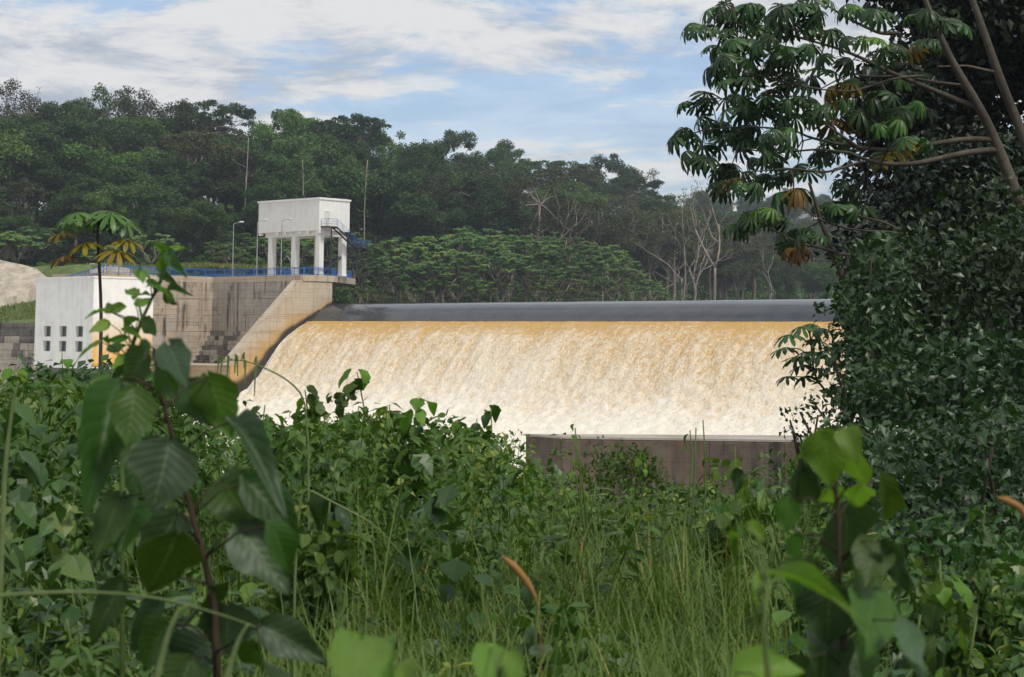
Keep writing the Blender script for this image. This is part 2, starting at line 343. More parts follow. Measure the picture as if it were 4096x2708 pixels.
def near_ground(x, y):
    x, y = np.broadcast_arrays(np.asarray(x, float), np.asarray(y, float))
    z = np.where(y < 0, 0.0, np.where(y < 30, -0.06*y, -1.8-0.17*(y-30)))
    z = np.maximum(z, -12.5)+0.10*np.maximum(x-4, 0)*sstep(y, 15, 35)*(1-sstep(y, 50, 90))
    return z+0.3*(fbm(np.stack([x*0.35, y*0.35, x*0+3], -1).reshape(-1, 3), 3).reshape(x.shape)-0.5)

def soil_mat(name, c0, c1, c2, sc=0.6):
    m, nt, out = newmat(name); T = NT(nt); P = T.pos(); n = T.noise(P, sc, 5, 0.65); n2 = T.noise(P, sc*7, 4, 0.6)
    col = T.mix(T.ramp(n, 0.4, 0.6), c0, c1); col = T.mix(T.ramp(n2, 0.5, 0.75, 0, 0.8), col, c2)
    T.bsdf(out, col, 0.95, 0.15, T.bump(n2, 0.6, 0.1)); return m
M['hillsoil'] = soil_mat('hillsoil', (0.018, 0.028, 0.012), (0.05, 0.06, 0.024), (0.09, 0.07, 0.035), 0.15)
M['nearsoil'] = soil_mat('nearsoil', (0.018, 0.020, 0.010), (0.03, 0.04, 0.015), (0.06, 0.045, 0.025), 2.0)
M['bank'] = soil_mat('bank', (0.075, 0.125, 0.030), (0.12, 0.16, 0.045), (0.22, 0.205, 0.16), 0.35)
xs = np.arange(-420, 421, 7.0); ys = np.r_[np.arange(278, 700, 6.0), np.arange(700, 1300, 20.0)]
X, Y = np.meshgrid(xs, ys, indexing='ij'); mb = MB(); mb.grid(np.stack([X, Y, far_ground(X, Y)], -1)[:, ::-1])
tag(link('hillside', mb.mesh('hillside', smooth=True), M['hillsoil']), 'forested hillside rising behind the dam', kind='structure')
xs = np.arange(-90, 91, 1.0); ys = np.r_[np.arange(-25, 60, 0.8), np.arange(60, 135, 3.0)]
X, Y = np.meshgrid(xs, ys, indexing='ij'); mb = MB(); mb.grid(np.stack([X, Y, near_ground(X, Y)], -1)[:, ::-1])
tag(link('near_bank', mb.mesh('near_bank', smooth=True), M['nearsoil']), 'overgrown near bank sloping to the river', kind='structure')
mb = MB(); g = 900.0
mb.grid(np.array([[(-g, -400, -14.0), (g, -400, -14.0)], [(-g, 1600, -14.0), (g, 1600, -14.0)]]).transpose(1, 0, 2))
tag(link('ground', mb.mesh('ground'), M['hillsoil']), 'low ground under the valley', kind='structure')

# grass bank left of the powerhouse
rr = np.arange(-75, -14, 1.0); sv = np.arange(36, -24, -1.0); Rg, Sg = np.meshgrid(rr, sv, indexing='ij')
jump = sstep(-Rg, 22, 34)
Zb = np.where(Sg > 14, 1.5+5.0*(36-Sg)/22, 6.5+0*Sg); Zb = Zb+jump*5.6*sstep(14-Sg, 0, 6)+(1-jump)*4.0*sstep(14-Sg, 0, 20)+0.5*(fbm(np.stack([Rg*0.3, Sg*0.3, Rg*0], -1).reshape(-1, 3)).reshape(Rg.shape)-0.5)
Zb = Zb-30*sstep(Rg, -29, -25)*(1-sstep(Sg, 24, 30))-30*sstep(Rg, -52, -46)*(1-sstep(Sg, 6, 12))
mb = MB(); mb.grid(Dg(Rg, Sg, Zb))
tag(link('grass_bank', mb.mesh('grass_bank', smooth=True), M['bank']), 'grassy gravel bank beside the powerhouse', kind='structure')

# ------------------------------------------------------------------ water
def water_mats():
    m, nt, out = newmat('smooth_water'); T = NT(nt); P = T.pos()
    n = T.noise(P, 0.5, 4, 0.6, vs=(1, 1, 1)); n2 = T.noise(P, 4.0, 3, 0.6)
    T.bsdf(out, T.mix(T.ramp(n, 0.3, 0.7), (0.034, 0.038, 0.043), (0.052, 0.056, 0.058)), 0.13, 0.5, T.bump(T.math('ADD', n, T.math('MULTIPLY', n2, 0.25)), 0.10, 0.25)); M['nappe'] = m
    m, nt, out = newmat('foam_water'); T = NT(nt); P = T.pos()
    mp = T.n('Mapping'); mp.vector_type = 'POINT'; mp.inputs['Rotation'].default_value = (0, 0, TH); T.put(mp.inputs[0], P)
    Q = mp.outputs[0]                                            # x across the spillway, y along the flow
    a = T.noise(Q, 1.0, 6, 0.68, vs=(1.9, 1.5, 0.9), dist=0.4); b = T.noise(Q, 1.0, 4, 0.65, vs=(5.0, 4.0, 2.6)); big = T.noise(Q, 1.0, 4, 0.55, vs=(0.16, 0.05, 0.05), dist=0.4)
    f = T.math('ADD', T.math('MULTIPLY', T.attr('foam'), 1.0), T.math('ADD', T.math('MULTIPLY', T.math('SUBTRACT', a, 0.5), 1.5), T.math('ADD', T.math('MULTIPLY', T.math('SUBTRACT', b, 0.5), 1.5), T.math('MULTIPLY', T.math('SUBTRACT', big, 0.5), 0.4))))
    col = T.mix(T.ramp(f, 0.10, 0.42), (0.58, 0.34, 0.085), (0.66, 0.51, 0.32)); col = T.mix(T.ramp(f, 0.36, 0.66), col, (0.77, 0.655, 0.49)); col = T.mix(T.ramp(f, 0.62, 1.0), col, (0.83, 0.775, 0.665))
    T.bsdf(out, col, T.ramp(f, 0.2, 0.8, 0.35, 0.8), 0.4, T.bump(T.math('ADD', a, T.math('MULTIPLY', b, 0.7)), 0.75, 0.3)); M['foam'] = m
water_mats()
sv = np.r_[-380, -200, -100, -60, -40, -25, -15, -10, np.arange(-7, 5.01, 0.25)]
rr = np.r_[-0.3, np.arange(0.5, 126, 2.0)]
Rg, Sg = np.meshgrid(rr, sv, indexing='ij'); Z = np.where(Sg < -8, WATER, prof(Sg))
rip = 0.05*(fbm(np.stack([Rg*0.25, Sg*0.1, Rg*0], -1).reshape(-1, 3), 3).reshape(Rg.shape)-0.5)
mb = MB(); mb.grid(Dg(Rg, Sg, Z+rip)[:, ::-1])
rr2 = np.r_[-60, -30, -15, -7]; R2, S2 = np.meshgrid(np.r_[-90, -40, -8.0, -0.35], np.r_[-380, -200, -100, -40, -18], indexing='ij')
mb.grid(Dg(R2, S2, np.full(R2.shape, WATER-0.02))[:, ::-1])
tag(link('reservoir_water', mb.mesh('reservoir_water', smooth=True), M['nappe']), 'smooth dark reservoir water sliding over the crest', kind='structure')
def foam_grid(r0, r1, svals, dr):
    Rg, Sg = np.meshgrid(np.arange(r0, r1+0.001, dr), svals, indexing='ij'); sh = Rg.shape
    amp = np.interp(Sg, [5, 6.5, 12, 17, 24, 60, 120], [0.05, 0.28, 0.48, 0.6, 0.62, 0.45, 0.25])
    st = np.interp(Sg, [5, 14, 22], [0.75, 0.6, 1.0])
    n = fbm(np.stack([Rg*1.15, Sg*1.15*st, Rg*0], -1).reshape(-1, 3), 4, 0.6).reshape(sh)-0.5
    n2 = fbm(np.stack([Rg*0.22, Sg*0.16, Rg*0+9], -1).reshape(-1, 3), 3).reshape(sh)-0.5
    big = fbm(np.stack([Rg*0.045, Sg*0.012, Rg*0+4], -1).reshape(-1, 3), 3).reshape(sh)-0.5
    h = amp*(n*1.7+n2*1.1)
    sp = Sg+big*9*sstep(Sg, 7, 12)
    foam = np.interp(sp, [5, 6.5, 9, 12.5, 15.5, 18, 24, 60], [0.0, 0.14, 0.46, 0.65, 0.80, 0.96, 1.04, 1.02])+n2*0.25+n*0.40
    edge = np.exp(-np.maximum(Rg, 0)/0.5)*0.5*(Rg > -0.5)
    nx = np.interp(Sg, [5, 14, 20], [0.7, 0.65, 0.1])
    V = Dg(Rg, Sg+h*nx*0.8, prof(Sg)+h*(1-nx*0.5)+np.interp(Sg, [5, 5.6], [-0.03, 0.05]))
    return V, np.clip(foam+edge, -0.2, 1.2).ravel()
mb = MB(); V, fo = foam_grid(-0.2, 125, np.r_[np.arange(5.0, 42, 0.3), np.arange(42, 125, 1.0)], 0.3); mb.grid(V, foam=fo)
V, fo = foam_grid(-70, 0.9, np.r_[np.arange(19.3, 60, 0.6), np.arange(60, 125, 1.5)], 0.7); V[..., 2] -= 0.25; mb.grid(V, foam=fo)
tag(link('spillway_water', mb.mesh('spillway_water', smooth=True), M['foam']), 'ochre and white foaming water tumbling down the spillway', kind='structure')

# ------------------------------------------------------------------ abutment, training wall
UNIT_MESH = {}
def panel(root, mat, c, ax, dims, name='panel'):              # one cast panel sharing the unit mesh of its material
    if mat not in UNIT_MESH:
        u = MB(); q = np.array([(-.5, -.5, -.5), (.5, -.5, -.5), (.5, -.5, .5), (-.5, -.5, .5), (-.5, .38, -.5), (.5, .38, -.5), (.5, .38, .5), (-.5, .38, .5), (-.488, .5, -.488), (.488, .5, -.488), (.488, .5, .488), (-.488, .5, .488)], float)
        u.add(q, np.array([(0, 1, 2, 3), (0, 4, 5, 1), (1, 5, 6, 2), (2, 6, 7, 3), (3, 7, 4, 0), (4, 8, 9, 5), (5, 9, 10, 6), (6, 10, 11, 7), (7, 11, 8, 4), (8, 11, 10, 9)]))
        me = u.mesh('panel_'+mat); me.materials.append(M[mat]); UNIT_MESH[mat] = me
    o = link(name, UNIT_MESH[mat], None, root)
    ax = np.asarray(ax, float); m = Matrix.Identity(4)
    for i in range(3):
        for k in range(3): m[k][i] = ax[i][k]*dims[i]
        m[i][3] = c[i]-root.location[i]
    o.matrix_local = m; return o

C1 = D(-20.3, 6.1); C2 = np.array((-52.5, 261.0, 0)); C3 = C2+(C2-C1)*0.72
ab = thing('dam_abutment', 'tall streaked concrete abutment with flat deck beside the spillway', 'dam wall', (*D(-10, 0)[:2], -12.0))
mb = MB(); mb.prism([D(-2.0, 6.1)[:2], D(-0.15, 5.2)[:2], D(-0.15, 0.3)[:2], (-29.5, 288), (-62, 297), (-66, 262), C3[:2], C2[:2], C1[:2]], -12, DECK-0.9)
part('wall_core', mb, M['conc_grey'], ab)
mb = MB(); e = 0.10
mb.prism([D(-2.0, 6.1+e)[:2], D(0.12, 6.15)[:2], D(0.12, 0.2)[:2], (-23.9, 275.5), (-27.5, 291), (-63, 300), (-67, 262), (C3+np.array((0.0, -0.15, 0)))[:2], (C2+np.array((0.1, -0.15, 0)))[:2], (C1+np.array((0.0, -0.22, 0)))[:2]], DECK-0.9, DECK)
part('deck_slab', mb, M['conc_wall'], ab)
rb = random.Random(5)
zs = [1.6, 4.0, 6.4, 8.78]; cols = np.linspace(-20.2, -2.0, 8)
for k in range(3):
    for i in range(7):
        w = cols[i+1]-cols[i]; dp = 0.14+rb.uniform(0, 0.03)
        panel(ab, 'conc_grey', D((cols[i]+cols[i+1])/2, 6.1+dp/2-0.005, (zs[k]+zs[k+1])/2), AX, (w-0.03, dp, zs[k+1]-zs[k]-0.03))
for j in range(7):                                            # stepped foot of the dam
    z1 = 1.6-0.72*j; off = rb.uniform(0, 1.4); r = -20.3+off*0
    edges = [-20.2]+sorted(-20.2+x for x in np.cumsum([rb.uniform(0.8, 2.6) for _ in range(20)]) if x < 17.5)+[-2.0]
    for a_, b_ in zip(edges[:-1], edges[1:]):
        if b_-a_ < 0.3: continue
        dpth = 0.55*(j+1)+rb.uniform(-0.08, 0.08); panel(ab, 'conc_dark' if rb.random() < 0.55 else 'conc_grey', D((a_+b_)/2, 6.1+dpth/2, z1-0.35+rb.uniform(-.03, .03)), AX, (b_-a_-0.04, dpth, 0.70), 'step_block')
e1 = nrm(C3-C1); nn = np.array((-e1[1], e1[0], 0));  nn = nn if nn[1] < 0 else -nn
AXB = np.array([e1, nn, (0, 0, 1)]); Ltot = np.linalg.norm(C3-C1); cols = np.linspace(0, Ltot, 10); zs = np.linspace(-3.4, 8.78, 6)
for k in range(5):
    for i in range(9):
        dp = 0.14+rb.uniform(0, 0.04); c = C1+e1*(cols[i]+cols[i+1])/2+nn*(dp/2-0.005)
        panel(ab, 'conc_brown' if rb.random() < 0.85 else 'conc_grey', (c[0], c[1], (zs[k]+zs[k+1])/2), AXB, (cols[1]-0.03, dp, zs[1]-zs[0]-0.03))
# training wall with lifts
tw = thing('training_wall', 'pale beige concrete training wall sloping down beside the falling water below the gate tower', 'spillway wall', (*D(-1, 10)[:2], -12.0))
def stop(z): return 6.1+(DECK-z)*(13.0/12.9) if z > -3.2 else 19.1
mb = MB()
Pw = [(0.6, -12), (19.08, -12), (19.08, -3.22), (6.15, DECK-0.92), (0.6, DECK-0.92)]
n = len(Pw); V = np.vstack([[D(-2.0, s, z) for s, z in Pw], [D(-0.12, s, z) for s, z in Pw]])
mb.add(V, [np.array([[i, (i+1) % n, n+(i+1) % n, n+i] for i in range(n)]), np.array([list(range(n-1, -1, -1))]), np.array([list(range(n, 2*n))])])
mb.box(D(-1.05, 6.12, DECK-0.47), (1.9, 0.3, 0.88), AX)
part('wall_body', mb, M['conc_wall'], tw)
# sloping coping
mb = MB(); c0 = np.array([D(-2.1, 6.15, DECK-0.9), D(0.02, 6.15, DECK-0.9), D(0.02, 19.15, -3.2), D(-2.1, 19.15, -3.2)]); up = np.array((0, 0, 0.16)); u2 = np.array((*(Fv*0.12), 0.12))
mb.add(np.vstack([c0, c0+u2+up*0.3]), np.array([(0, 3, 2, 1), (4, 5, 6, 7), (0, 1, 5, 4), (1, 2, 6, 5), (2, 3, 7, 6), (3, 0, 4, 7)]))
part('coping', mb, M['conc_wall'], tw)
zl = [-12, -6, -3.2, -0.8, 1.6, 4.0, 6.4, 8.78]
sb = [0.4, 4.0, 8.0, 12.0, 15.6, 19.1]
def wet_attr(S_, Z_):
    h = Z_-prof(S_); wid = np.interp(S_, [3, 6, 12, 18], [0.25, 0.7, 1.5, 2.2])
    jn = (fbm(np.stack([S_*0.8, Z_*0.8, S_*0], -1).reshape(-1, 3), 3).reshape(S_.shape)-0.5)
    wet = 1-sstep(h+jn*0.8, wid*0.75, wid*1.35)
    och = (1-sstep(h+jn*1.6, wid*1.2, wid*2.6+0.6))*0.75+0.35*(1-sstep(Z_, -4, 2))
    return np.clip(wet, 0, 1)*0.97, np.clip(och, 0, 0.9)
for k in range(len(zl)-1):
    for i in range(len(sb)-1):
        zz = np.linspace(zl[k]+0.015, zl[k+1]-0.015, 9); pts = []; ok = False
        for z in zz:
            se = stop(z)-0.05; a_ = min(sb[i]+0.015, se); b_ = min(sb[i+1]-0.015, se)
            if b_-a_ > 0.2: ok = True
            pts.append([(a_+(b_-a_)*t, z) for t in np.linspace(0, 1, 9)])
        if not ok: continue
        Sg = np.array([[p[0] for p in row] for row in pts]); Zg = np.array([[p[1] for p in row] for row in pts]); dr = rb.uniform(0, 0.025)
        wet, och = wet_attr(Sg, Zg); front = Dg(np.full(Sg.shape, 0.0+dr), Sg, Zg)
        mb = MB(); mb.grid(front[::-1], wet=wet[::-1].ravel(), ochre=och[::-1].ravel())
        ring = np.vstack([front[0], front[1:, -1], front[-1, ::-1][1:], front[1:-1, 0][::-1]]); back = ring-np.array((*(Rv*(0.13+dr)), 0)); m_ = len(ring)
        w2, o2 = wet_attr(Sg, Zg); f1 = np.r_[w2[0], w2[1:, -1], w2[-1, ::-1][1:], w2[1:-1, 0][::-1]]
        mb.add(np.vstack([ring, back]), np.array([[a, (a+1) % m_, m_+(a+1) % m_, m_+a] for a in range(m_)]), wet=np.r_[f1, f1])
        part('panel', mb, M['conc_wall'], tw)
# lower ledge block in front of the abutment
lb = thing('ledge_block', 'low ochre stained concrete block at the foot of the sloping training wall', 'concrete block', (*D(-10, 16)[:2], -12.0))
def ochre_box(r0, r1, s0, s1, z0, z1):
    mb = MB(); Rg, Zg = np.meshgrid(np.linspace(r0, r1, 30), np.linspace(z0, z1, 14), indexing='ij')
    Sg = np.full(Rg.shape, s1); oc = np.clip(0.75-0.05*(Zg-z0)+0.3*(fbm(np.stack([Rg*.5, Zg*.5, Rg*0], -1).reshape(-1, 3)).reshape(Rg.shape)-.5), 0, 1)
    mb.grid(Dg(Rg, Sg, Zg), ochre=oc.ravel(), wet=(1-sstep(Zg, -8.6, -6.4)).ravel()*0.9)
    Rg, Sg = np.meshgrid(np.linspace(r0, r1, 8), np.linspace(s0, s1, 6), indexing='ij'); mb.grid(Dg(Rg, Sg, np.full(Rg.shape, z1))[:, ::-1], ochre=0.45)
    mb.grid(Dg(np.full((2, 2), r0), np.array([[s0, s1], [s0, s1]]), np.array([[z0, z0], [z1, z1]])), ochre=0.4)
    mb.grid(Dg(np.full((2, 2), r1), np.array([[s0, s1], [s0, s1]]), np.array([[z1, z1], [z0, z0]])), ochre=0.7, wet=0.8)
    return mb
part('block_body', ochre_box(-26, 0.0, 10.4, 19.12, -12, -3.3), M['conc_wall'], lb)
mb = MB(); mb.box(D(-14.0, 14.8, -3.22), (23.6, 8.7, 0.16), AX); part('cap', mb, M['conc_wall'], lb)

# ------------------------------------------------------------------ railing
def make_railing(path, label, group=None, h=1.1, step=2.2, slope=False):
    path = [np.asarray(p, float) for p in path]
    t = thing('railing', label, 'railing', path[0], group)
    rail = MB(); bal = MB(); pts = []
    for a_, b_ in zip(path[:-1], path[1:]):
        L_ = np.linalg.norm(b_-a_); k = max(1, int(round(L_/step)))
        pts += [a_+(b_-a_)*i/k for i in range(k)]
        d = (b_-a_)/L_
        for hz in (h, h-0.16, 0.14): rail.tube([a_+(0, 0, hz), b_+(0, 0, hz)], 0.036 if hz != h else 0.045, 5)
        nb = int(L_/0.24)
        for i in range(1, nb): bal.tube([a_+d*L_*i/nb+(0, 0, .14), a_+d*L_*i/nb+(0, 0, h-.16)], 0.019, 4)
    pts.append(path[-1])
    for p in pts:
        m = MB(); m.box(p+(0, 0, h/2+0.02), (0.10, 0.10, h+0.08)); m.box(p+(0, 0, 0.02), (0.2, 0.2, 0.04)); part('post', m, M['blue'], t)
    part('rail', rail, M['blue'], t); part('balusters', bal, M['blue'], t, kind='stuff'); return t
q = 0.35
RF = [C3+np.array((0.6, 0.3, DECK)), C2+np.array((0.5, 0.2, DECK)), C1+np.array((0.2, 0.15, DECK)), D(-2.2, 5.75, DECK), D(-0.3, 5.7, DECK)]
make_railing(RF, 'long blue metal railing along the front edge of the concrete deck')
make_railing([D(-0.3, 5.55, DECK), D(-0.3, 0.2, DECK), np.array((-24.5, 274.9, DECK))], 'blue metal railing along the spillway side of the deck below the stair landing')
make_railing([np.array((-24.9, 275.6, DECK)), np.array((-28.2, 289.5, DECK)), np.array((-50, 294.5, DECK))], 'blue metal railing along the back edge of the deck behind the tower columns')
make_railing([C3+np.array((0.3, 0.0, DECK)), np.array((-57.9, 252.0, DECK-0.3)), np.array((-66.5, 256.0, 7.2))], 'blue stair railing descending behind the roof of the white powerhouse')
make_railing([D(-9.5, 3.0, DECK), D(-6.5, 3.0, DECK), D(-6.5, 1.0, DECK), D(-9.5, 1.0, DECK)], 'short blue guard railing round an opening between the tower columns', h=0.8, step=1.0)

# ------------------------------------------------------------------ tower
e_l = np.array((-Rv[0], -Rv[1], 0)); e_b = np.array((-Fv[0], -Fv[1], 0)); K0 = np.array((-27.6, 259.6, 0))
K0 = at(319, 231, 260.0)*np.array((1, 1, 0))
def TW(a, b, z): return K0+e_l*a+e_b*b+np.array((0, 0, z))
AXT = np.array([e_l, e_b, (0, 0, 1.0)]); ZB, ZT = 16.25, 20.75; TA, TB = 13.6, 6.0
tower = thing('gate_tower', 'white concrete gate tower, a windowless box raised on tall square columns', 'tower', TW(TA/2, TB/2, DECK))
mb = MB(); mb.box(TW(TA/2, TB/2, (ZB+ZT)/2), (TA, TB, ZT-ZB), AXT); part('wall', mb, M['white'], tower)
mb = MB(); mb.box(TW(TA/2, TB/2, ZT+0.13), (TA+0.3, TB+0.3, 0.26), AXT); mb.box(TW(TA/2, TB/2, ZT+0.29), (TA-0.4, TB-0.4, 0.06), AXT); part('roof', mb, M['white'], tower)
for b in (0.75, TB-0.75):
    mb = MB(); mb.box(TW(TA/2-0.3, b, ZB-0.36), (TA-1.5, 0.5, 0.75), AXT); part('beam', mb, M['white'], tower)
for a in (0.65, 5.95, 11.2):
    mb = MB(); mb.box(TW(a, TB/2, ZB-0.40), (0.5, TB-2.0, 0.7), AXT); part('beam', mb, M['white'], tower)
    for b in (0.75, TB-0.75):
        mb = MB(); mb.box(TW(a, b, (DECK+ZB-0.72)/2), (0.86, 0.86, ZB-0.72-DECK), AXT); mb.box(TW(a, b, DECK+0.15), (0.96, 0.96, 0.3), AXT); part('column', mb, M['white'], tower)
for a in (0.3, 2.6, 4.3, 7.6, 9.4, 13.25):
    mb = MB(); mb.box(TW(a, 0.27, ZB-0.2), (0.5, 0.5, 0.42), AXT); part('corbel', mb, M['white'], tower)
mb = MB(); mb.box(TW(-0.02, 1.45, 17.95), (0.08, 0.92, 2.1), AXT); dr_ = part('door', mb, M['door'], tower)
mb = MB()
for b in (0.93, 1.97): mb.box(TW(-0.05, b, 17.97), (0.12, 0.1, 2.2), AXT)
mb.box(TW(-0.05, 1.45, 19.08), (0.12, 1.14, 0.1), AXT); part('door_frame', mb, M['white'], dr_)
mb = MB(); mb.box(TW(-0.09, 1.78, 17.9), (0.05, 0.06, 0.16), AXT); part('handle', mb, M['black'], dr_)
# stair
stair = thing('steel_stair', 'black steel stair with blue handrails climbing to the tower door', 'stair', TW(-0.8, 3, DECK))
mb = MB(); mb.box(TW(-0.68, 1.35, 16.80), (1.3, 2.0, 0.10), AXT)
for b in (0.35, 2.35): mb.box(TW(-0.68, b, 16.72), (1.3, 0.1, 0.22), AXT)
part('platform', mb, M['black'], stair)
def flight(b0, z0, b1, z1, a, w=0.95):
    st = MB()
    for da in (-w/2, w/2):
        p0 = TW(a+da, b0, z0-0.12); p1 = TW(a+da, b1, z1-0.12); d = nrm(p1-p0); L_ = np.linalg.norm(p1-p0)
        st.box((p0+p1)/2, (0.06, L_+0.1, 0.26), np.array([e_l, d, np.cross(e_l, d)]))
    part('stringer', st, M['black'], stair)
    k = int(abs(z1-z0)/0.21)
    for i in range(1, k):
        t = i/k; m = MB(); m.box(TW(a, b0+(b1-b0)*t, z0+(z1-z0)*t-0.02), (w, 0.28, 0.05), AXT); part('tread', m, M['black'], stair)
BL = 7.1
flight(2.35, 16.85, BL-0.3, 14.0, -0.78); 
mb = MB(); mb.box(TW(-0.1, BL+0.8, 13.95), (3.0, 2.0, 0.12), AXT); mb.box(TW(-0.1, BL-0.2, 13.83), (3.0, 0.12, 0.3), AXT); part('landing', mb, M['black'], stair)
flight(BL, 13.95, 0.2, DECK+0.1, 0.9)
for a_, b_, z_ in ((-1.2, 1.35, 16.7), (-0.2, BL+0.2, 13.9), (-1.2, BL+1.6, 13.9), (1.0, BL+1.6, 13.9)):
    mb = MB(); zb = DECK if not (b_ > 8 and a_ < -0.5) else DECK
    mb.tube([TW(a_, b_, DECK), TW(a_, b_, z_)], 0.11, 6); part('post', mb, M['black'], stair)
mb = MB(); mb.tube([TW(0.3, BL-1.2, 11.9), TW(0.3, BL+0.2, 13.8)], 0.12, 6); part('brace', mb, M['black'], stair)
def handrail(pts, name='handrail'):
    pts = [np.asarray(p) for p in pts]; mb = MB()
    for hz in (1.05, 0.7, 0.35): 
        for a_, b_ in zip(pts[:-1], pts[1:]): mb.tube([a_+(0, 0, hz), b_+(0, 0, hz)], 0.03 if hz > 1 else 0.022, 5)
    for a_, b_ in zip(pts[:-1], pts[1:]):
        k = max(1, int(np.linalg.norm(b_-a_)/1.3))
        for i in range(k+1): p = a_+(b_-a_)*i/k; mb.tube([p, p+(0, 0, 1.06)], 0.03, 5)
    part(name, mb, M['blue'], stair)
handrail([TW(-0.1, 0.35, 16.85), TW(-1.3, 0.35, 16.85), TW(-1.3, 2.35, 16.85), TW(-1.28, BL-0.2, 14.0), TW(-1.5, BL+1.7, 14.0), TW(1.3, BL+1.75, 14.0), TW(1.3, BL+0.0, 14.0)])

# ------------------------------------------------------------------ street lamps
LMP = ['between the gate tower and the wall corner', 'beside the left end of the gate tower', 'in front of the gate tower columns']
for k, (ub, vb) in enumerate(((232.5, 276.8), (256.6, 276.0), (280.9, 275.5))):
    b = onz(ub, vb, DECK); b = np.array((b[0], b[1]+0.0, DECK))
    t = thing('street_lamp', 'slim grey street lamp on the deck '+LMP[k], 'street lamp', b, 'street lamps on the dam deck')
    mb = MB(); mb.tube([b, b+(0, 0, 4), b+(0, 0, 8.0)], [0.10, 0.08, 0.055], 8); mb.box(b+(0, 0, 0.05), (0.35, 0.35, 0.1)); part('pole', mb, M['galv'], t)
    d = np.array((0.97, -0.2, 0)); mb = MB(); mb.tube([b+(0, 0, 7.9), b+(0, 0, 8.05)+d*0.2, b+(0, 0, 8.22)+d*0.95], 0.045, 6); part('arm', mb, M['galv'], t)
    mb = MB(); c = b+(0, 0, 8.25)+d*1.25; mb.tube([c-d*0.42, c-d*0.3, c-d*0.05, c+d*0.25, c+d*0.4], [0.06, 0.11, 0.15, 0.14, 0.05], 8)
    part('lamp_head', mb, M['lamp'], t, smooth=True)

# ------------------------------------------------------------------ powerhouse
PH0 = at(92.5, 330, 235.0)*np.array((1, 1, 0))
def PW(a, b, z): return PH0+e_l*a+e_b*b+np.array((0, 0, z))
PA, PB, PZ0, PZ1 = 13.3, 9.6, -3.2, 8.5
ph = thing('powerhouse', 'white boxy powerhouse with six small square windows and an orange stained side', 'building', PW(PA/2, PB/2, -12))
wins = [(f0*PA, z0) for f0 in (0.16, 0.44, 0.715) for z0 in (-1.25, 0.72)]   # fractions from the near corner
WW, WH = 1.75, 1.42
al = sorted({round(x, 4) for w in wins for x in (w[0], w[0]+WW)} | {0, PA}); zl2 = sorted({round(z, 4) for w in wins for z in (w[1], w[1]+WH)} | {PZ0, PZ1})
mb = MB()
for i in range(len(al)-1):
    for j in range(len(zl2)-1):
        ca, cz = (al[i]+al[i+1])/2, (zl2[j]+zl2[j+1])/2
        if any(w[0] < ca < w[0]+WW and w[1] < cz < w[1]+WH for w in wins): continue
        mb.add([PW(al[i], 0, zl2[j]), PW(al[i+1], 0, zl2[j]), PW(al[i+1], 0, zl2[j+1]), PW(al[i], 0, zl2[j+1])], np.array([(3, 2, 1, 0)]))
part('front_wall', mb, M['white_ph'], ph)
mb = MB(); Bg, Zg = np.meshgrid(np.linspace(0, PB, 40), np.linspace(PZ0, PZ1, 40), indexing='ij')
oc = np.clip(1-sstep(Zg+2.2*(fbm(np.stack([Bg*.5, Zg*.25, Bg*0], -1).reshape(-1, 3)).reshape(Zg.shape)-.5), -2.6, 5.6), 0, 1)
mb.grid(np.stack([PH0[0]+e_b[0]*Bg, PH0[1]+e_b[1]*Bg, Zg], -1), ochre=oc.ravel(), wet=(1-sstep(Zg+0.5*(fbm(np.stack([Bg*2, Zg*.8, Bg*0], -1).reshape(-1, 3)).reshape(Zg.shape)-.5), -3.0, -2.7)).ravel()*.8)
tag(part('side_wall', mb, M['white'], ph), 'white side wall stained orange towards its foot')
mb = MB(); mb.grid(np.array([[PW(PA, 0, PZ0), PW(PA, PB, PZ0)], [PW(PA, 0, PZ1), PW(PA, PB, PZ1)]])); mb.grid(np.array([[PW(0, PB, PZ0), PW(PA, PB, PZ0)], [PW(0, PB, PZ1), PW(PA, PB, PZ1)]])); part('back_wall', mb, M['white_ph'], ph)
mb = MB(); mb.box(PW(PA/2, PB/2, PZ1+0.07), (PA+0.24, PB+0.24, 0.2), AXT); part('roof_coping', mb, M['white'], ph)
mb = MB(); mb.box(PW(PA/2, PB/2, (PZ0-12)/2), (PA-0.5, PB-0.5, PZ0+12), AXT); part('plinth', mb, M['conc_dark'], ph)
mb = MB(); mb.box(PW(PA/2, PB/2, PZ0-0.1), (PA-0.02, PB-0.02, 0.2), AXT); part('floor_slab', mb, M['white_ph'], ph)
for (a, z) in wins:
    rv = MB(); dd = 0.55
    for q4 in ([(a, 0, z), (a, dd, z), (a, dd, z+WH), (a, 0, z+WH)], [(a+WW, 0, z), (a+WW, 0, z+WH), (a+WW, dd, z+WH), (a+WW, dd, z)], [(a, 0, z), (a+WW, 0, z), (a+WW, dd, z), (a, dd, z)], [(a, 0, z+WH), (a, dd, z+WH), (a+WW, dd, z+WH), (a+WW, 0, z+WH)]):
        rv.add([PW(*p) for p in q4], np.array([(0, 1, 2, 3)]))
    w = part('window', rv, M['white'], ph)
    p = MB(); p.box(PW(a+WW/2, dd+0.03, z+WH/2), (WW, 0.05, WH), AXT); part('pane', p, M['glass'], w)
    f = MB()
    for x in (a+0.04, a+WW/2, a+WW-0.04): f.box(PW(x, dd-0.02, z+WH/2), (0.07, 0.06, WH), AXT)
    for y in (z+0.04, z+WH-0.04): f.box(PW(a+WW/2, dd-0.022, y), (WW-0.15, 0.06, 0.07), AXT)
    part('frame', f, M['galv'], w)

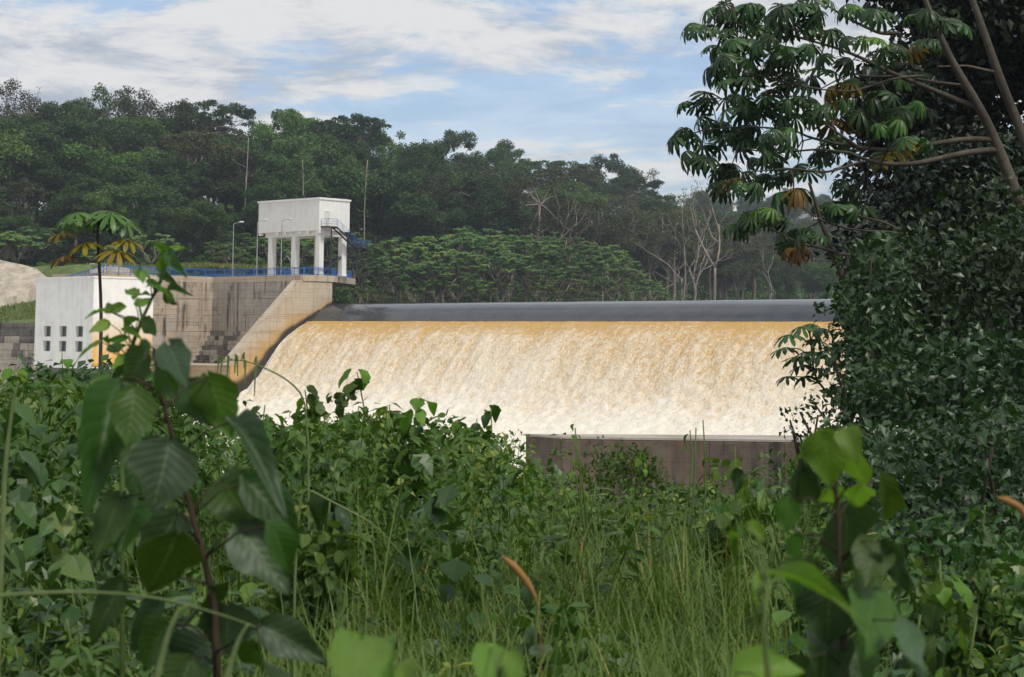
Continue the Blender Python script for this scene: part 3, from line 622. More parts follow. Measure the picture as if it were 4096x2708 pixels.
# stepped wall and rock cut at the far left
sw = thing('stepped_wall', 'dark weathered stepped concrete wall left of the powerhouse', 'retaining wall', PW(PA+6, 3, -12))
for j in range(6):
    z1 = 2.6-0.95*j; d0 = 0.8*j; x = PA+0.1
    if j > 3: d0 = 2.4
    while x < PA+20:
        w_ = rb.uniform(1.5, 3.0); panel(sw, 'conc_dark' if (j in (0, 1) or rb.random() < 0.4) else 'conc_grey', PW(x+w_/2, 3.4-d0+3+rb.uniform(-.06, .06), z1-0.47), np.array([e_l, -e_b, (0, 0, 1)]), (w_-0.04, 6.0, 0.93), 'step_block'); x += w_
mb = MB(); mb.box(PW(PA+10, 5.2, -7.6), (20, 8.0, 9.0), AXT); part('wall_core', mb, M['conc_grey'], sw)
def rock_patch(name, top, bot, label, seed, col):
    n_ = 26; tp = np.array([at(*p) for p in top]); bt = np.array([at(*p) for p in bot])
    def res(P): t = np.linspace(0, 1, len(P)); k = np.linspace(0, 1, n_); return np.stack([np.interp(k, t, P[:, i]) for i in range(3)], -1)
    T_, B_ = res(tp), res(bt); k = np.linspace(0, 1, 16)[None, :, None]; V = B_[:, None]*(1-k)+T_[:, None]*k
    bulge = np.sin(np.pi*np.linspace(0, 1, 16))[None, :]*0.3
    nz = fbm(V.reshape(-1, 3)*0.45+seed, 5, 0.6).reshape(V.shape[:2])-0.5; V[..., 1] -= bulge+nz*1.4; V[..., 2] += nz*0.5; V = np.concatenate([V[:, :1]+np.array((0, -0.6, -3.0)), V], 1)
    mb = MB(); mb.grid(V); bk = V.copy(); bk[..., 1] += 6.0; bk[..., 2] -= 1.5; mb.grid(bk[:, ::-1])
    for sl in ((0, slice(None)), (-1, slice(None)), (slice(None), 0), (slice(None), -1)): mb.grid(np.stack([V[sl], bk[sl]]))
    o = link(name, None if False else mb.mesh(name, tuple(bt.mean(0)), smooth=True), col); o.location = tuple(bt.mean(0)); return tag(o, label, 'rock face')
def rock_mat():
    m, nt, out = newmat('sprayed_rock'); T = NT(nt); P = T.pos(); a = T.noise(P, 0.5, 6, 0.65); st = T.noise(P, 1.0, 4, 0.6, vs=(1.0, 1.0, 0.1)); c = T.noise(P, 4, 4, 0.6)
    col = T.mix(T.ramp(a, 0.35, 0.65), (0.36, 0.31, 0.245), (0.52, 0.46, 0.37)); col = T.mix(T.ramp(st, 0.5, 0.7, 0, 0.5), col, (0.16, 0.12, 0.085)); T.bsdf(out, col, 0.95, 0.15, T.bump(c, 0.8, 0.2)); return m
M['rock'] = rock_mat()
rock_patch('rock_face', [(-70, 252, 296), (0, 260, 295), (19, 264, 294), (37, 269, 293), (47, 277, 290)], [(-70, 318, 283), (0, 302, 284), (14, 297, 285), (28, 291, 286), (44, 281, 288)], 'pale sprayed concrete rock cut above the grass bank left of the powerhouse', 2.0, M['rock'])
rock_patch('rock_face', [(90, 263, 296), (105, 263, 296), (120, 266, 296), (134, 270, 295)], [(90, 279, 286), (105, 280, 286), (120, 280, 286), (134, 281, 286)], 'small tan rock cut behind the roof of the powerhouse', 11.0, M['rock'])

# low wall by the near bank
zt = -5.25
lw = thing('low_wall', 'dark stained low concrete wall standing in front of the white foam', 'wall', (12, 119, -13))
p0, p1, p2, p3 = onz(526, 433.8, zt), onz(562, 436.5, zt), onz(860, 441, zt), onz(860, 441, zt)+np.array((1.0, 6.0, 0))
mb = MB(); mb.prism([p0[:2], p1[:2], p2[:2], p3[:2]], -13, zt-0.14); part('wall_body', mb, M['conc_low'], lw)
cen = (p0+p1+p2+p3)/4; mb = MB(); mb.prism([(p+(0, 0, 0))[:2]+nrm((p-cen)[:2])*0.10 for p in (p0, p1, p2, p3)], zt-0.14, zt); part('cap', mb, M['conc_lowtop'], lw)
dl = nrm(p2-p1); nl = np.array((dl[1], -dl[0], 0)); LL = np.linalg.norm(p2-p1); k = 4
for i in range(k):
    dp = 0.10+rb.uniform(0, 0.03); c = p1+dl*LL*(i+0.5)/k+nl*(dp/2-0.004)
    panel(lw, 'conc_low', (c[0], c[1], (zt-0.2-9)/2), np.array([dl, nl, (0, 0, 1)]), (LL/k-0.04, dp, 9+zt-0.25+0.0))

# ------------------------------------------------------------------ foliage builders
DIAMOND = (np.array([(0, -.5, 0), (.32, 0, .09), (0, .5, -.04), (-.32, 0, .09)], float), np.array([(0, 1, 2), (0, 2, 3)]))
_t = [0.0, .22, .5, .78]; _w = [0.02, .30, .34, .19]
LV = []
for t, w in zip(_t, _w): LV += [(-w, t, -0.05*t+0.10*w), (0, t, -0.10*t*t), (w, t, -0.05*t+0.10*w)]
LV.append((0, 1.0, -0.20)); LV = np.array(LV)
LF3 = []
for i in range(3):
    for j in range(2): a = i*3+j; LF3 += [(a, a+1, a+4), (a, a+4, a+3)]
LF3 += [(9, 10, 12), (10, 11, 12)]; OVATE = (LV, np.array(LF3))
OV8 = (np.array([(0, 0, 0), (-.31, .33, .05), (0, .33, -.03), (.31, .33, .05), (-.24, .66, 0), (0, .66, -.08), (.24, .66, 0), (0, 1, -.18)], float), np.array([(0, 2, 1), (0, 3, 2), (1, 2, 5), (1, 5, 4), (2, 3, 6), (2, 6, 5), (4, 5, 7), (5, 6, 7)]))
OV6 = (np.array([(0, 0, 0), (-.3, .38, .05), (0, .45, -.04), (.3, .38, .05), (0, 1, -.16)], float), np.array([(0, 2, 1), (0, 3, 2), (1, 2, 4), (2, 3, 4)]))
def scatter(mb, tmpl, pos, axis, normal, length, width=None, tint=None):
    TV, TF = tmpl; N = len(pos); pos = np.asarray(pos); y = nrm(axis); x = nrm(np.cross(y, normal)); z = np.cross(x, y)
    length = np.broadcast_to(np.asarray(length, float), (N,)); width = length if width is None else np.broadcast_to(np.asarray(width, float), (N,))
    V = pos[:, None]+TV[None, :, 0:1]*(x*width[:, None])[:, None]+TV[None, :, 1:2]*(y*length[:, None])[:, None]+TV[None, :, 2:3]*(z*length[:, None])[:, None]
    F = (TF[None]+(np.arange(N)*len(TV))[:, None, None]).reshape(-1, TF.shape[1])
    tint = rng.random(N) if tint is None else tint
    mb.add(V.reshape(-1, 3), F, tint=np.repeat(tint, len(TV)))
def rdir(n): return nrm(rng.normal(size=(n, 3)))
def blob_leaves(mb, centers, radii, per, size, tmpl=DIAMOND, flat=0.75, tint_c=None):
    for c, r in zip(centers, radii):
        n = int(per*r*r); d = rdir(n); d[:, 2] = np.abs(d[:, 2])*np.where(rng.random(n) < 0.8, 1, -0.6)
        rad = r*(0.35+0.8*rng.random(n)**0.7); p = c+d*rad[:, None]*np.array((1, 1, flat))
        ax = nrm(rdir(n)+d*0.3+np.array((0, 0, -0.25))); nm = nrm(d*0.9+rdir(n)*0.7+np.array((0, 0, 0.35)))
        t0 = rng.random()*0.5 if tint_c is None else tint_c
        scatter(mb, tmpl, p, ax, nm, size*(0.6+0.8*rng.random(n)), tint=np.clip(t0+rng.random(n)*0.5, 0, 1)*np.where(rng.random(n) < 0.03, 1, 0.9))
def limb(mb, a, b, r0, r1, bend=0.12, n=6, k=6):
    a = np.asarray(a, float); b = np.asarray(b, float); t = np.linspace(0, 1, n)[:, None]; L_ = np.linalg.norm(b-a)
    off = rng.normal(size=3)*bend*L_; off2 = rng.normal(size=3)*bend*L_*0.5
    P = a+(b-a)*t+off*np.sin(np.pi*t)+off2*np.sin(2*np.pi*t); mb.tube(P, np.linspace(r0, r1, n), k); return P
def forest_tree(name, kind, mat, barkm, H, seed):
    global rng
    keep = rng; rng = np.random.default_rng(seed)
    root = thing(name, 'x', 'tree'); tr = MB(); cr = MB()
    if kind in ('round', 'sparse', 'yellow'):
        cb = H*(0.50 if kind != 'sparse' else 0.42); R = H*0.28; tp = np.array((rng.normal()*0.8, rng.normal()*0.8, H*0.72))
        P = limb(tr, (0, 0, -3), tp, H*0.016+0.12, 0.14, 0.03, 9, 7)
        nb = 42 if kind != 'sparse' else 30; cs = []
        for i in range(nb):
            d = rdir(1)[0]; d[2] = d[2]*0.75+0.25; cs.append(np.array((0, 0, H*0.62))+d*np.array((R, R, H*0.34))*(0.65+0.35*rng.random()))
        cs = np.array(cs); rs = rng.uniform(0.8, 2.8, nb)*H/26
        for c in cs[::2 if kind != 'sparse' else 1]: limb(tr, P[rng.integers(4, 9)], c, 0.14, 0.04, 0.1, 5, 5)
        blob_leaves(cr, cs, rs, 150 if kind != 'sparse' else 55, 0.46 if kind != 'sparse' else 0.38, flat=0.95)
    elif kind == 'flat':
        tp = np.array((rng.normal(), rng.normal(), H*0.78)); P = limb(tr, (0, 0, -3), tp, H*0.015+0.12, 0.2, 0.03, 9, 7)
        nb = 75; a = rng.random(nb)*6.283; q = np.sqrt(rng.random(nb))*H*0.34; lvl = rng.uniform(0.80, 0.97, nb)
        cs = np.stack([q*np.cos(a), q*np.sin(a), H*lvl-q*0.18], -1); rs = rng.uniform(0.7, 1.5, nb)*H/26
        for c in cs[::4]: limb(tr, P[rng.integers(6, 9)], c, 0.15, 0.04, 0.10, 6, 5)
        blob_leaves(cr, cs, rs, 85, 0.45, flat=0.6)
    elif kind == 'vine':
        P = limb(tr, (0, 0, -3), (rng.normal()*0.7, rng.normal()*0.7, H*0.85), H*0.014+0.1, 0.12, 0.03, 9, 6)
        nb = 40; zz = np.linspace(0.16, 0.95, nb)*H; a = rng.random(nb)*6.283; q = H*0.14*(0.5+0.8*rng.random(nb))*np.interp(zz/H, [0.1, .5, .8, 1], [0.7, 0.8, 1.3, 0.5])
        cs = np.stack([q*np.cos(a), q*np.sin(a), zz], -1); rs = rng.uniform(0.9, 2.0, nb)*H/26; blob_leaves(cr, cs, rs, 150, 0.42, flat=1.25)
        for c in cs[20::4]: limb(tr, P[7], c, 0.12, 0.04, 0.1, 5, 5)
    elif kind == 'bush':
        nb = 18; a = rng.random(nb)*6.283; q = np.sqrt(rng.random(nb))*H*0.55
        cs = np.stack([q*np.cos(a), q*np.sin(a), H*(0.25+0.6*rng.random(nb))-q*0.3], -1); rs = rng.uniform(0.8, 1.5, nb)*H/6.5
        for c in cs[::2]: limb(tr, (rng.normal()*0.2, rng.normal()*0.2, -1.5), c, 0.09, 0.03, 0.1, 5, 5)
        blob_leaves(cr, cs, rs, 130, 0.42)
    elif kind == 'bare':
        def rec(p, d, L_, r, lev):
            e = p+d*L_; P = limb(tr, p, e, r, r*0.6, 0.035, 6, 6)
            if lev == 0: return
            for i in range(rng.integers(2, 4)):
                nd = nrm(d+rng.normal(size=3)*0.42+np.array((0, 0, 0.3))); rec(P[rng.integers(3, 6)] if i else P[-1], nd, L_*rng.uniform(0.5, 0.75), r*0.55, lev-1)
        rec(np.array((0, 0, -2.0)), nrm(np.array((rng.normal()*0.1, rng.normal()*0.1, 1))), H*0.5, H*0.014+0.06, 4)
        n = 260; P = np.vstack(tr.V); P = P[P[:, 2] > H*0.6]; P = P[rng.integers(0, len(P), n)]+rng.normal(size=(n, 3))*0.35
        scatter(cr, DIAMOND, P, rdir(n), nrm(rdir(n)+np.array((0, 0, 1))), 0.4)
    elif kind == 'umbrella':
        fk = np.array((rng.normal()*0.3, rng.normal()*0.3, H*0.42)); limb(tr, (0, 0, -2), fk, 0.17, 0.13, 0.03, 6, 6); tips = []
        for i in range(6):
            a = i*1.047+rng.random(); m_ = fk+np.array((math.cos(a)*H*0.2, math.sin(a)*H*0.2, H*0.27)); limb(tr, fk, m_, 0.11, 0.07, 0.06, 5, 5)
            for j in range(6):
                b = a+rng.normal()*0.7; q = H*rng.uniform(0.05, 0.28); e = m_+np.array((math.cos(b)*q, math.sin(b)*q, H*0.30-q*0.8+rng.normal()*0.65)); limb(tr, m_, e, 0.06, 0.035, 0.06, 4, 4); tips.append(e)
        for e in tips:
            nl = 9; a = rng.random(nl)*6.283; o = np.stack([np.cos(a), np.sin(a), rng.uniform(-0.25, 0.5, nl)], -1); P = e+o*rng.uniform(0.3, 0.75, nl)[:, None]; t0 = rng.random()*0.6
            for b in np.linspace(0, 6.283, 8, endpoint=False):
                c, s_ = math.cos(b), math.sin(b); out = np.stack([o[:, 0]*c-o[:, 1]*s_, o[:, 0]*s_+o[:, 1]*c, rng.uniform(-0.95, -0.15, nl)], -1)
                scatter(cr, DIAMOND, P+nrm(out)*0.24, out, np.tile((0, 0, 1.0), (nl, 1))+o*0.7+rng.normal(size=(nl, 3))*0.25, 0.46, 0.42, tint=np.clip(t0+rng.random(nl)*0.45, 0, 1))
    link('trunk', tr.mesh('trunk', smooth=True), M[barkm], root); link('crown', cr.mesh('crown'), M[mat], root)
    rng = keep; return root

PROTO = {}
def proto(key, *a): PROTO[key] = (forest_tree(*a), a[4], [False])
proto('round1', 'forest_tree', 'round', 'crown_dark', 'bark', 26, 1); proto('round2', 'forest_tree', 'round', 'crown_mid', 'bark', 24, 2); proto('round3', 'forest_tree', 'round', 'crown_dark', 'bark_pale', 28, 3)
proto('flat1', 'flat_topped_tree', 'flat', 'crown_dark', 'bark', 28, 4); proto('flat2', 'flat_topped_tree', 'flat', 'crown_brown', 'bark', 27, 5)
proto('vine1', 'vine_draped_tree', 'vine', 'crown_dark', 'bark_dark', 24, 6); proto('vine2', 'vine_draped_tree', 'vine', 'crown_mid', 'bark_dark', 22, 7)
proto('sparse1', 'thin_crowned_tree', 'sparse', 'crown_brown', 'bark_pale', 26, 8); proto('sparse2', 'thin_crowned_tree', 'sparse', 'crown_brown', 'bark', 25, 9)
proto('bush1', 'bush', 'bush', 'crown_mid', 'bark_dark', 6.5, 10); proto('bush2', 'bush', 'bush', 'farveg', 'bark_dark', 5.5, 11)
proto('umb1', 'umbrella_tree', 'umbrella', 'crown_umbrella', 'bark_pale', 10, 12); proto('umb2', 'umbrella_tree', 'umbrella', 'crown_umbrella', 'bark_pale', 11, 13)
proto('bare1', 'bare_tree', 'bare', 'crown_brown', 'bark_pale', 26, 14); proto('bare2', 'bare_tree', 'bare', 'crown_brown', 'bark_pale', 24, 17)
proto('yellow', 'blossoming_tree', 'yellow', 'crown_yellow', 'bark', 20, 16)
LAB = {'round1': ('dark green round crowned rainforest tree on the hillside behind the dam', 'round crowned trees on the hillside'), 'round2': ('mid green round crowned rainforest tree on the hillside behind the dam', 'mid green trees on the hillside'),
 'round3': ('dark round crowned rainforest tree with a pale trunk on the hillside', 'pale trunked trees on the hillside'), 'flat1': ('dark flat topped rainforest tree spreading above the hillside canopy', 'dark flat topped trees on the hillside'),
 'flat2': ('brownish flat topped rainforest tree spreading above the hillside canopy', 'brownish flat topped trees on the hillside'), 'vine1': ('narrow dark tree draped in vines in the hillside forest', 'dark vine draped trees'), 'vine2': ('narrow brighter green tree draped in vines in the hillside forest', 'bright vine draped trees'),
 'sparse1': ('thin crowned brownish tree with pale branches on the far hillside', 'thin crowned trees'), 'sparse2': ('thin crowned brownish tree with grey branches on the far hillside', 'grey thin crowned trees'),
 'bush1': ('rounded dark green bush at the foot of the forest behind the deck', 'bushes at the forest edge'), 'bush2': ('rounded olive bush at the foot of the forest behind the deck', 'olive bushes at the forest edge'),
 'umb1': ('light green umbrella tree with palmate leaf clusters on the reservoir shore', 'umbrella trees on the reservoir shore'), 'umb2': ('light green umbrella tree with palmate leaf clusters on the reservoir shore', 'umbrella trees on the reservoir shore')}
def place(key, x, y, h, label=None, group=None, z=None, wide=1.0, rz=None):
    root, H, used = PROTO[key]; k = h/H; z = float(far_ground(x, y)) if z is None else z
    lab, grp = LAB.get(key, (label, group)); lab = label or lab; grp = group if label else grp
    rz = rng.random()*6.283 if rz is None else rz
    if not used[0]:
        used[0] = True; o = root; o.location = (x, y, z); o.rotation_euler = (0, 0, rz); o.scale = (k*wide, k*wide, k)
    else: o = dup(root, (x, y, z), rz, (k*wide, k*wide, k))
    o['label'] = lab
    if grp: o['group'] = grp
    elif 'group' in o: del o['group']
    return o
rows = [316, 328, 342, 357, 374, 392, 411, 432, 456, 484, 516, 552, 590, 622]
nt_ = 0
for yi, Yr in enumerate(rows):
    du = 8.6*1800/Yr
    u = -50+rng.random()*du
    while u < 905:
        uu = u+rng.normal()*du*0.18; yy = Yr+rng.normal()*3.5; u += du*(0.95+0.3*rng.random())
        sh, ry = shoreY(uu), ridgeY(uu)
        if yy > ry+12 or yy < sh+6: continue
        t = (yy-sh)/(ry-sh); x = (uu-512)/1800*yy; low = t < 0.14
        if uu > 330 and uu < 690 and t < 0.26: continue          # umbrella trees stand here
        if low and uu < 330: key = rng.choice(['umb1', 'umb2', 'bush1', 'round2', 'bush2']); h = {'u': 9, 'b': 6.0, 'r': 13}[key[0]]*rng.uniform(0.8, 1.25)
        else:
            pz = ['round1', 'round2', 'round3', 'flat1', 'flat2', 'vine1', 'vine2', 'sparse1', 'sparse2']
            w = np.array([5, 3.5, 3.5, 1.6, 0.8, 4, 2.2, 0.5, 0.7]) if uu < 480 else np.array([3, 2.2, 2.2, 1.2, 1.6, 3, 2, 3.2, 3.2])
            key = rng.choice(pz, p=w/w.sum()); h = rng.uniform(17, 27)*(0.75 if t < 0.3 else 1)
        place(key, x, yy, h, wide=rng.uniform(1.1, 1.45)); nt_ += 1
# distinctive skyline trees
sky_trees = [('sparse1', 12, 402, 74, 'tall open crowned tree standing highest on the ridge above the sprayed rock cut'), ('bare1', 60, 404, 88, 'twiggy half bare tree on the ridge above the rock cut'), ('sparse2', 132, 405, 79, 'wide half bare tree with crooked branches breaking the ridge skyline'),
 ('vine1', 108, 404, 88, 'tall vine covered tree towering over the ridge above the powerhouse'), ('sparse2', 180, 405, 88, 'leaning ragged tree beside a gap of sky on the ridge'), ('flat1', 212, 408, 98, 'broad flat topped tree stepping down the ridge left of the tower'),
 ('round2', 290, 410, 103, 'bright domed tree on the ridge straight above the gate tower'), ('flat1', 352, 418, 112, 'dark flat umbrella shaped tree jutting from the ridge right of the tower'), ('round1', 455, 480, 130, 'small dark ball crowned tree on the falling ridge line'), ('round3', 425, 440, 147, 'large rounded tree below the falling ridge line'),
 ('round1', 608, 560, 153, 'dark double crowned tree on the ridge above the umbrella trees'), ('sparse1', 640, 568, 162, 'pale open crowned tree at the end of the near ridge'), ('round3', 505, 505, 142, 'small upright tree poking above the ridge line')]
for key, uu, yy, vt, lab in sky_trees:
    p = at(uu, vt, yy); z = float(far_ground(p[0], yy)); place(key, p[0], yy, max(14, p[2]-z), lab, z=z); nt_ += 1
p = at(440, 300, 372); place('yellow', p[0], 372, 19, 'yellowish blossoming tree in the middle of the dark hillside'); p = at(470, 300, 378); place('yellow', p[0], 378, 20, 'pale yellow green tree beside the blossoming tree on the hillside')
for i, (uu, yy, vt, lab) in enumerate(((690, 388, 200, 'tallest bare dead tree with a pale forked trunk at the reservoir edge'), (716, 386, 198, 'bare dead tree leaning right with crooked pale limbs at the reservoir edge'), (676, 392, 226, 'slender bare dead trunk beside the forked dead tree'), (768, 425, 255, 'small bare pale tree standing alone at the far shore'), (540, 378, 195, 'grey bare branched tree above the umbrella trees'))):
    p = at(uu, vt, yy); z = max(5.0, float(far_ground(p[0], yy))); place('bare1' if i % 2 == 0 else 'bare2', p[0], yy, p[2]-z, lab, z=z)
# pale straight trunks seen against the forest
for uu, v0, v1, yy, lab in ((247, 200, 138, 330, 'pale crooked bare trunk rising behind the gate tower'), (301, 210, 160, 335, 'pale bare trunk standing behind the tower roof'), (366, 205, 160, 345, 'slanting pale trunk right of the gate tower'), (9, 200, 160, 330, 'pale trunk in the forest above the sprayed rock cut'), (565, 262, 240, 345, 'short broken pale trunk above the umbrella trees'), (680, 297, 200, 384, 'thin straight pale trunk among the dead trees')):
    a_, b_ = at(uu, v0, yy), at(uu+1.5, v1, yy); a_[2] = min(a_[2], float(far_ground(a_[0], yy)))-0.5; mb = MB(); Pq = limb(mb, a_, b_, 0.16, 0.07, 0.016, 10, 7)
    for q_ in (6, 7, 8): limb(mb, Pq[q_], Pq[q_]+np.array((rng.normal()*1.6, rng.normal(), 1.8)), 0.06, 0.02, 0.1, 5, 5)
    b0 = a_.copy(); o = link('dead_tree', mb.mesh('dead_tree', b0, True), M['bark_pale']); o.location = tuple(b0); tag(o, lab, 'dead tree')
# umbrella trees along the shore
UT = [(342, 243, 322), (362, 238, 326), (385, 243, 330), (405, 240, 328), (428, 247, 330), (450, 238, 336), (470, 232, 345), (492, 226, 350), (510, 234, 344), (528, 240, 338), (548, 246, 340), (566, 244, 350), (585, 252, 348), (602, 258, 352), (618, 268, 356), (634, 278, 360), (648, 284, 366),
 (352, 262, 316), (376, 264, 318), (398, 268, 318), (420, 262, 320), (442, 258, 322), (462, 254, 326), (484, 252, 328), (506, 258, 328), (530, 262, 330), (552, 266, 334), (574, 268, 338), (596, 275, 344), (612, 282, 348), (340, 280, 314), (362, 284, 315), (412, 284, 317), (436, 282, 319), (458, 278, 321), (480, 280, 323), (502, 282, 325), (540, 284, 329), (562, 286, 333), (584, 288, 338),
 (478, 218, 356), (520, 222, 362), (545, 228, 362), (575, 236, 366), (600, 244, 368)]
for uu, vt, yy in UT:
    p = at(uu+rng.normal()*3, vt+rng.normal()*2, yy); z = float(far_ground(p[0], yy)); place(rng.choice(['umb1', 'umb2']), p[0], yy, float(np.clip(p[2]-z, 5, 14)), z=z, wide=rng.uniform(0.95, 1.25))
for i in range(46):                                             # low growth in front of the trees, left of the reservoir
    uu = rng.uniform(-20, 332); yy = rng.uniform(303, 322); key = rng.choice(['bush1', 'bush2', 'umb1', 'bush1']); place(key, (uu-512)/1800*yy, yy, rng.uniform(3.5, 6.5) if key[0] == 'b' else rng.uniform(6, 9), 'low umbrella tree rising from the scrub behind the deck' if key[0] == 'u' else None, 'low umbrella trees behind the deck' if key[0] == 'u' else None, wide=1.15)
for uu, yy in ((478, 372), (505, 380), (532, 384), (556, 392), (590, 398), (622, 402), (648, 404), (668, 410), (735, 428), (752, 440)):
    place(rng.choice(['sparse1', 'sparse2']), (uu-512)/1800*yy, yy, rng.uniform(23, 28), wide=1.2)
for i in range(58):                                             # smaller trees closing the foot of the forest
    uu = rng.uniform(-30, 730); sh = shoreY(uu); tt_ = rng.uniform(0.05, 0.5) if uu < 330 else rng.uniform(0.26, 0.6); yy = sh+4+tt_*(ridgeY(uu)-sh); key = rng.choice(['round2', 'vine2', 'vine1', 'round1', 'vine2'])
    place(key, (uu-512)/1800*yy, yy, rng.uniform(9, 16), 'small leafy tree filling the forest edge below the tall hillside trees', 'small trees at the forest edge', wide=1.35)
# far ridge
for Yr in (660, 705, 750, 800, 850, 905):
    du = 14.0*1800/Yr; u = 625+rng.random()*du
    while u < 930:
        uu = u+rng.normal()*4; yy = Yr+rng.normal()*8; x = (uu-512)/1800*yy; u += du*(0.9+0.3*rng.random())
        if yy < ridgeY(uu)+25: continue
        place(rng.choice(['round1', 'round2', 'sparse1', 'vine1', 'round3']), x, yy, rng.uniform(18, 25), 'hazy rounded tree on the distant ridge beyond the dead trees', 'trees on the distant ridge', wide=1.25)
for k, (r_, H_, used) in PROTO.items():
    if not used[0]:
        for c in list(r_.children): bpy.data.objects.remove(c)
        bpy.data.objects.remove(r_)

# understorey and shore scrub (nobody could count it)
n = 40000; uu = rng.uniform(-60, 920, n); tt = rng.random(n)**0.8; sh = shoreY(uu); yy = sh+1+tt*(ridgeY(uu)+40-sh); xx = (uu-512)/1800*yy; zz = far_ground(xx, yy)
hh = 0.2+rng.random(n)**1.5*(2.0+4.5*fbm(np.stack([xx*0.1, yy*0.1, xx*0], -1), 3))*np.where(tt < 0.03, 0.35, 1); mb = MB()
scatter(mb, DIAMOND, np.stack([xx, yy, zz+hh], -1), rdir(n)+np.array((0, 0, -.2)), nrm(rdir(n)*0.7+np.array((0, -0.4, 0.8))), rng.uniform(0.5, 1.2, n), tint=np.clip(fbm(np.stack([xx*0.08, yy*0.08, xx*0+5], -1), 3)*0.9-0.1+rng.random(n)*0.3, 0, 1))
tag(link('understorey', mb.mesh('understorey'), M['crown_mid']), 'dense dark undergrowth filling the hillside forest floor', 'undergrowth', kind='stuff')
n = 36000; uu = rng.uniform(-60, 345, n); yy = rng.uniform(293, 325, n); xx = (uu-512)/1800*yy; zz = far_ground(xx, yy); mb = MB()
k = (yy > 296.5) | (uu < 150); xx, yy, zz, uu = xx[k], yy[k], zz[k], uu[k]; n = len(xx)
scatter(mb, DIAMOND, np.stack([xx, yy, zz+rng.random(n)*1.9*(0.5+fbm(np.stack([xx*0.15, yy*0.15, xx*0], -1), 3))], -1), nrm(rdir(n)*0.6+np.array((0, 0, 1))), nrm(rdir(n)+np.array((0, -0.6, 0.3))), rng.uniform(0.3, 0.75, n), rng.uniform(0.15, 0.4, n), tint=np.clip(fbm(np.stack([xx*0.1, yy*0.1, xx*0+2], -1), 3)*1.0-0.05+rng.random(n)*0.3, 0, 1))
tag(link('scrub', mb.mesh('scrub'), M['farveg']), 'olive grass and scrub strip between the deck and the forest', 'scrub', kind='stuff')
n = 16000; rr_ = rng.uniform(-60, -14, n); s_ = rng.uniform(-22, 35, n); w_ = D(0, 0); P = Dg(rr_, s_, np.zeros(n))
jr = sstep(-rr_, 22, 34); zb = np.where(s_ > 14, 1.5+5.0*(36-s_)/22, 6.5)+jr*5.6*sstep(14-s_, 0, 6)+(1-jr)*4.0*sstep(14-s_, 0, 20); P[:, 2] = zb+rng.random(n)*0.35; k = (fbm(P*0.12, 3) > 0.42) & ((rr_ < -29) | (s_ > 30)) & ~((s_ < 15) & (s_ > 6) & (rr_ < -30)); P = P[k]; n = len(P); mb = MB()
scatter(mb, DIAMOND, P, nrm(rdir(n)*0.6+np.array((0, 0, 1))), nrm(rdir(n)+np.array((0, -0.6, 0.3))), rng.uniform(0.3, 0.7, n), rng.uniform(0.15, 0.3, n), tint=rng.random(n))
tag(link('bank_grass', mb.mesh('bank_grass'), M['grass']), 'short grass growing on the bank beside the powerhouse', 'grass', kind='stuff')

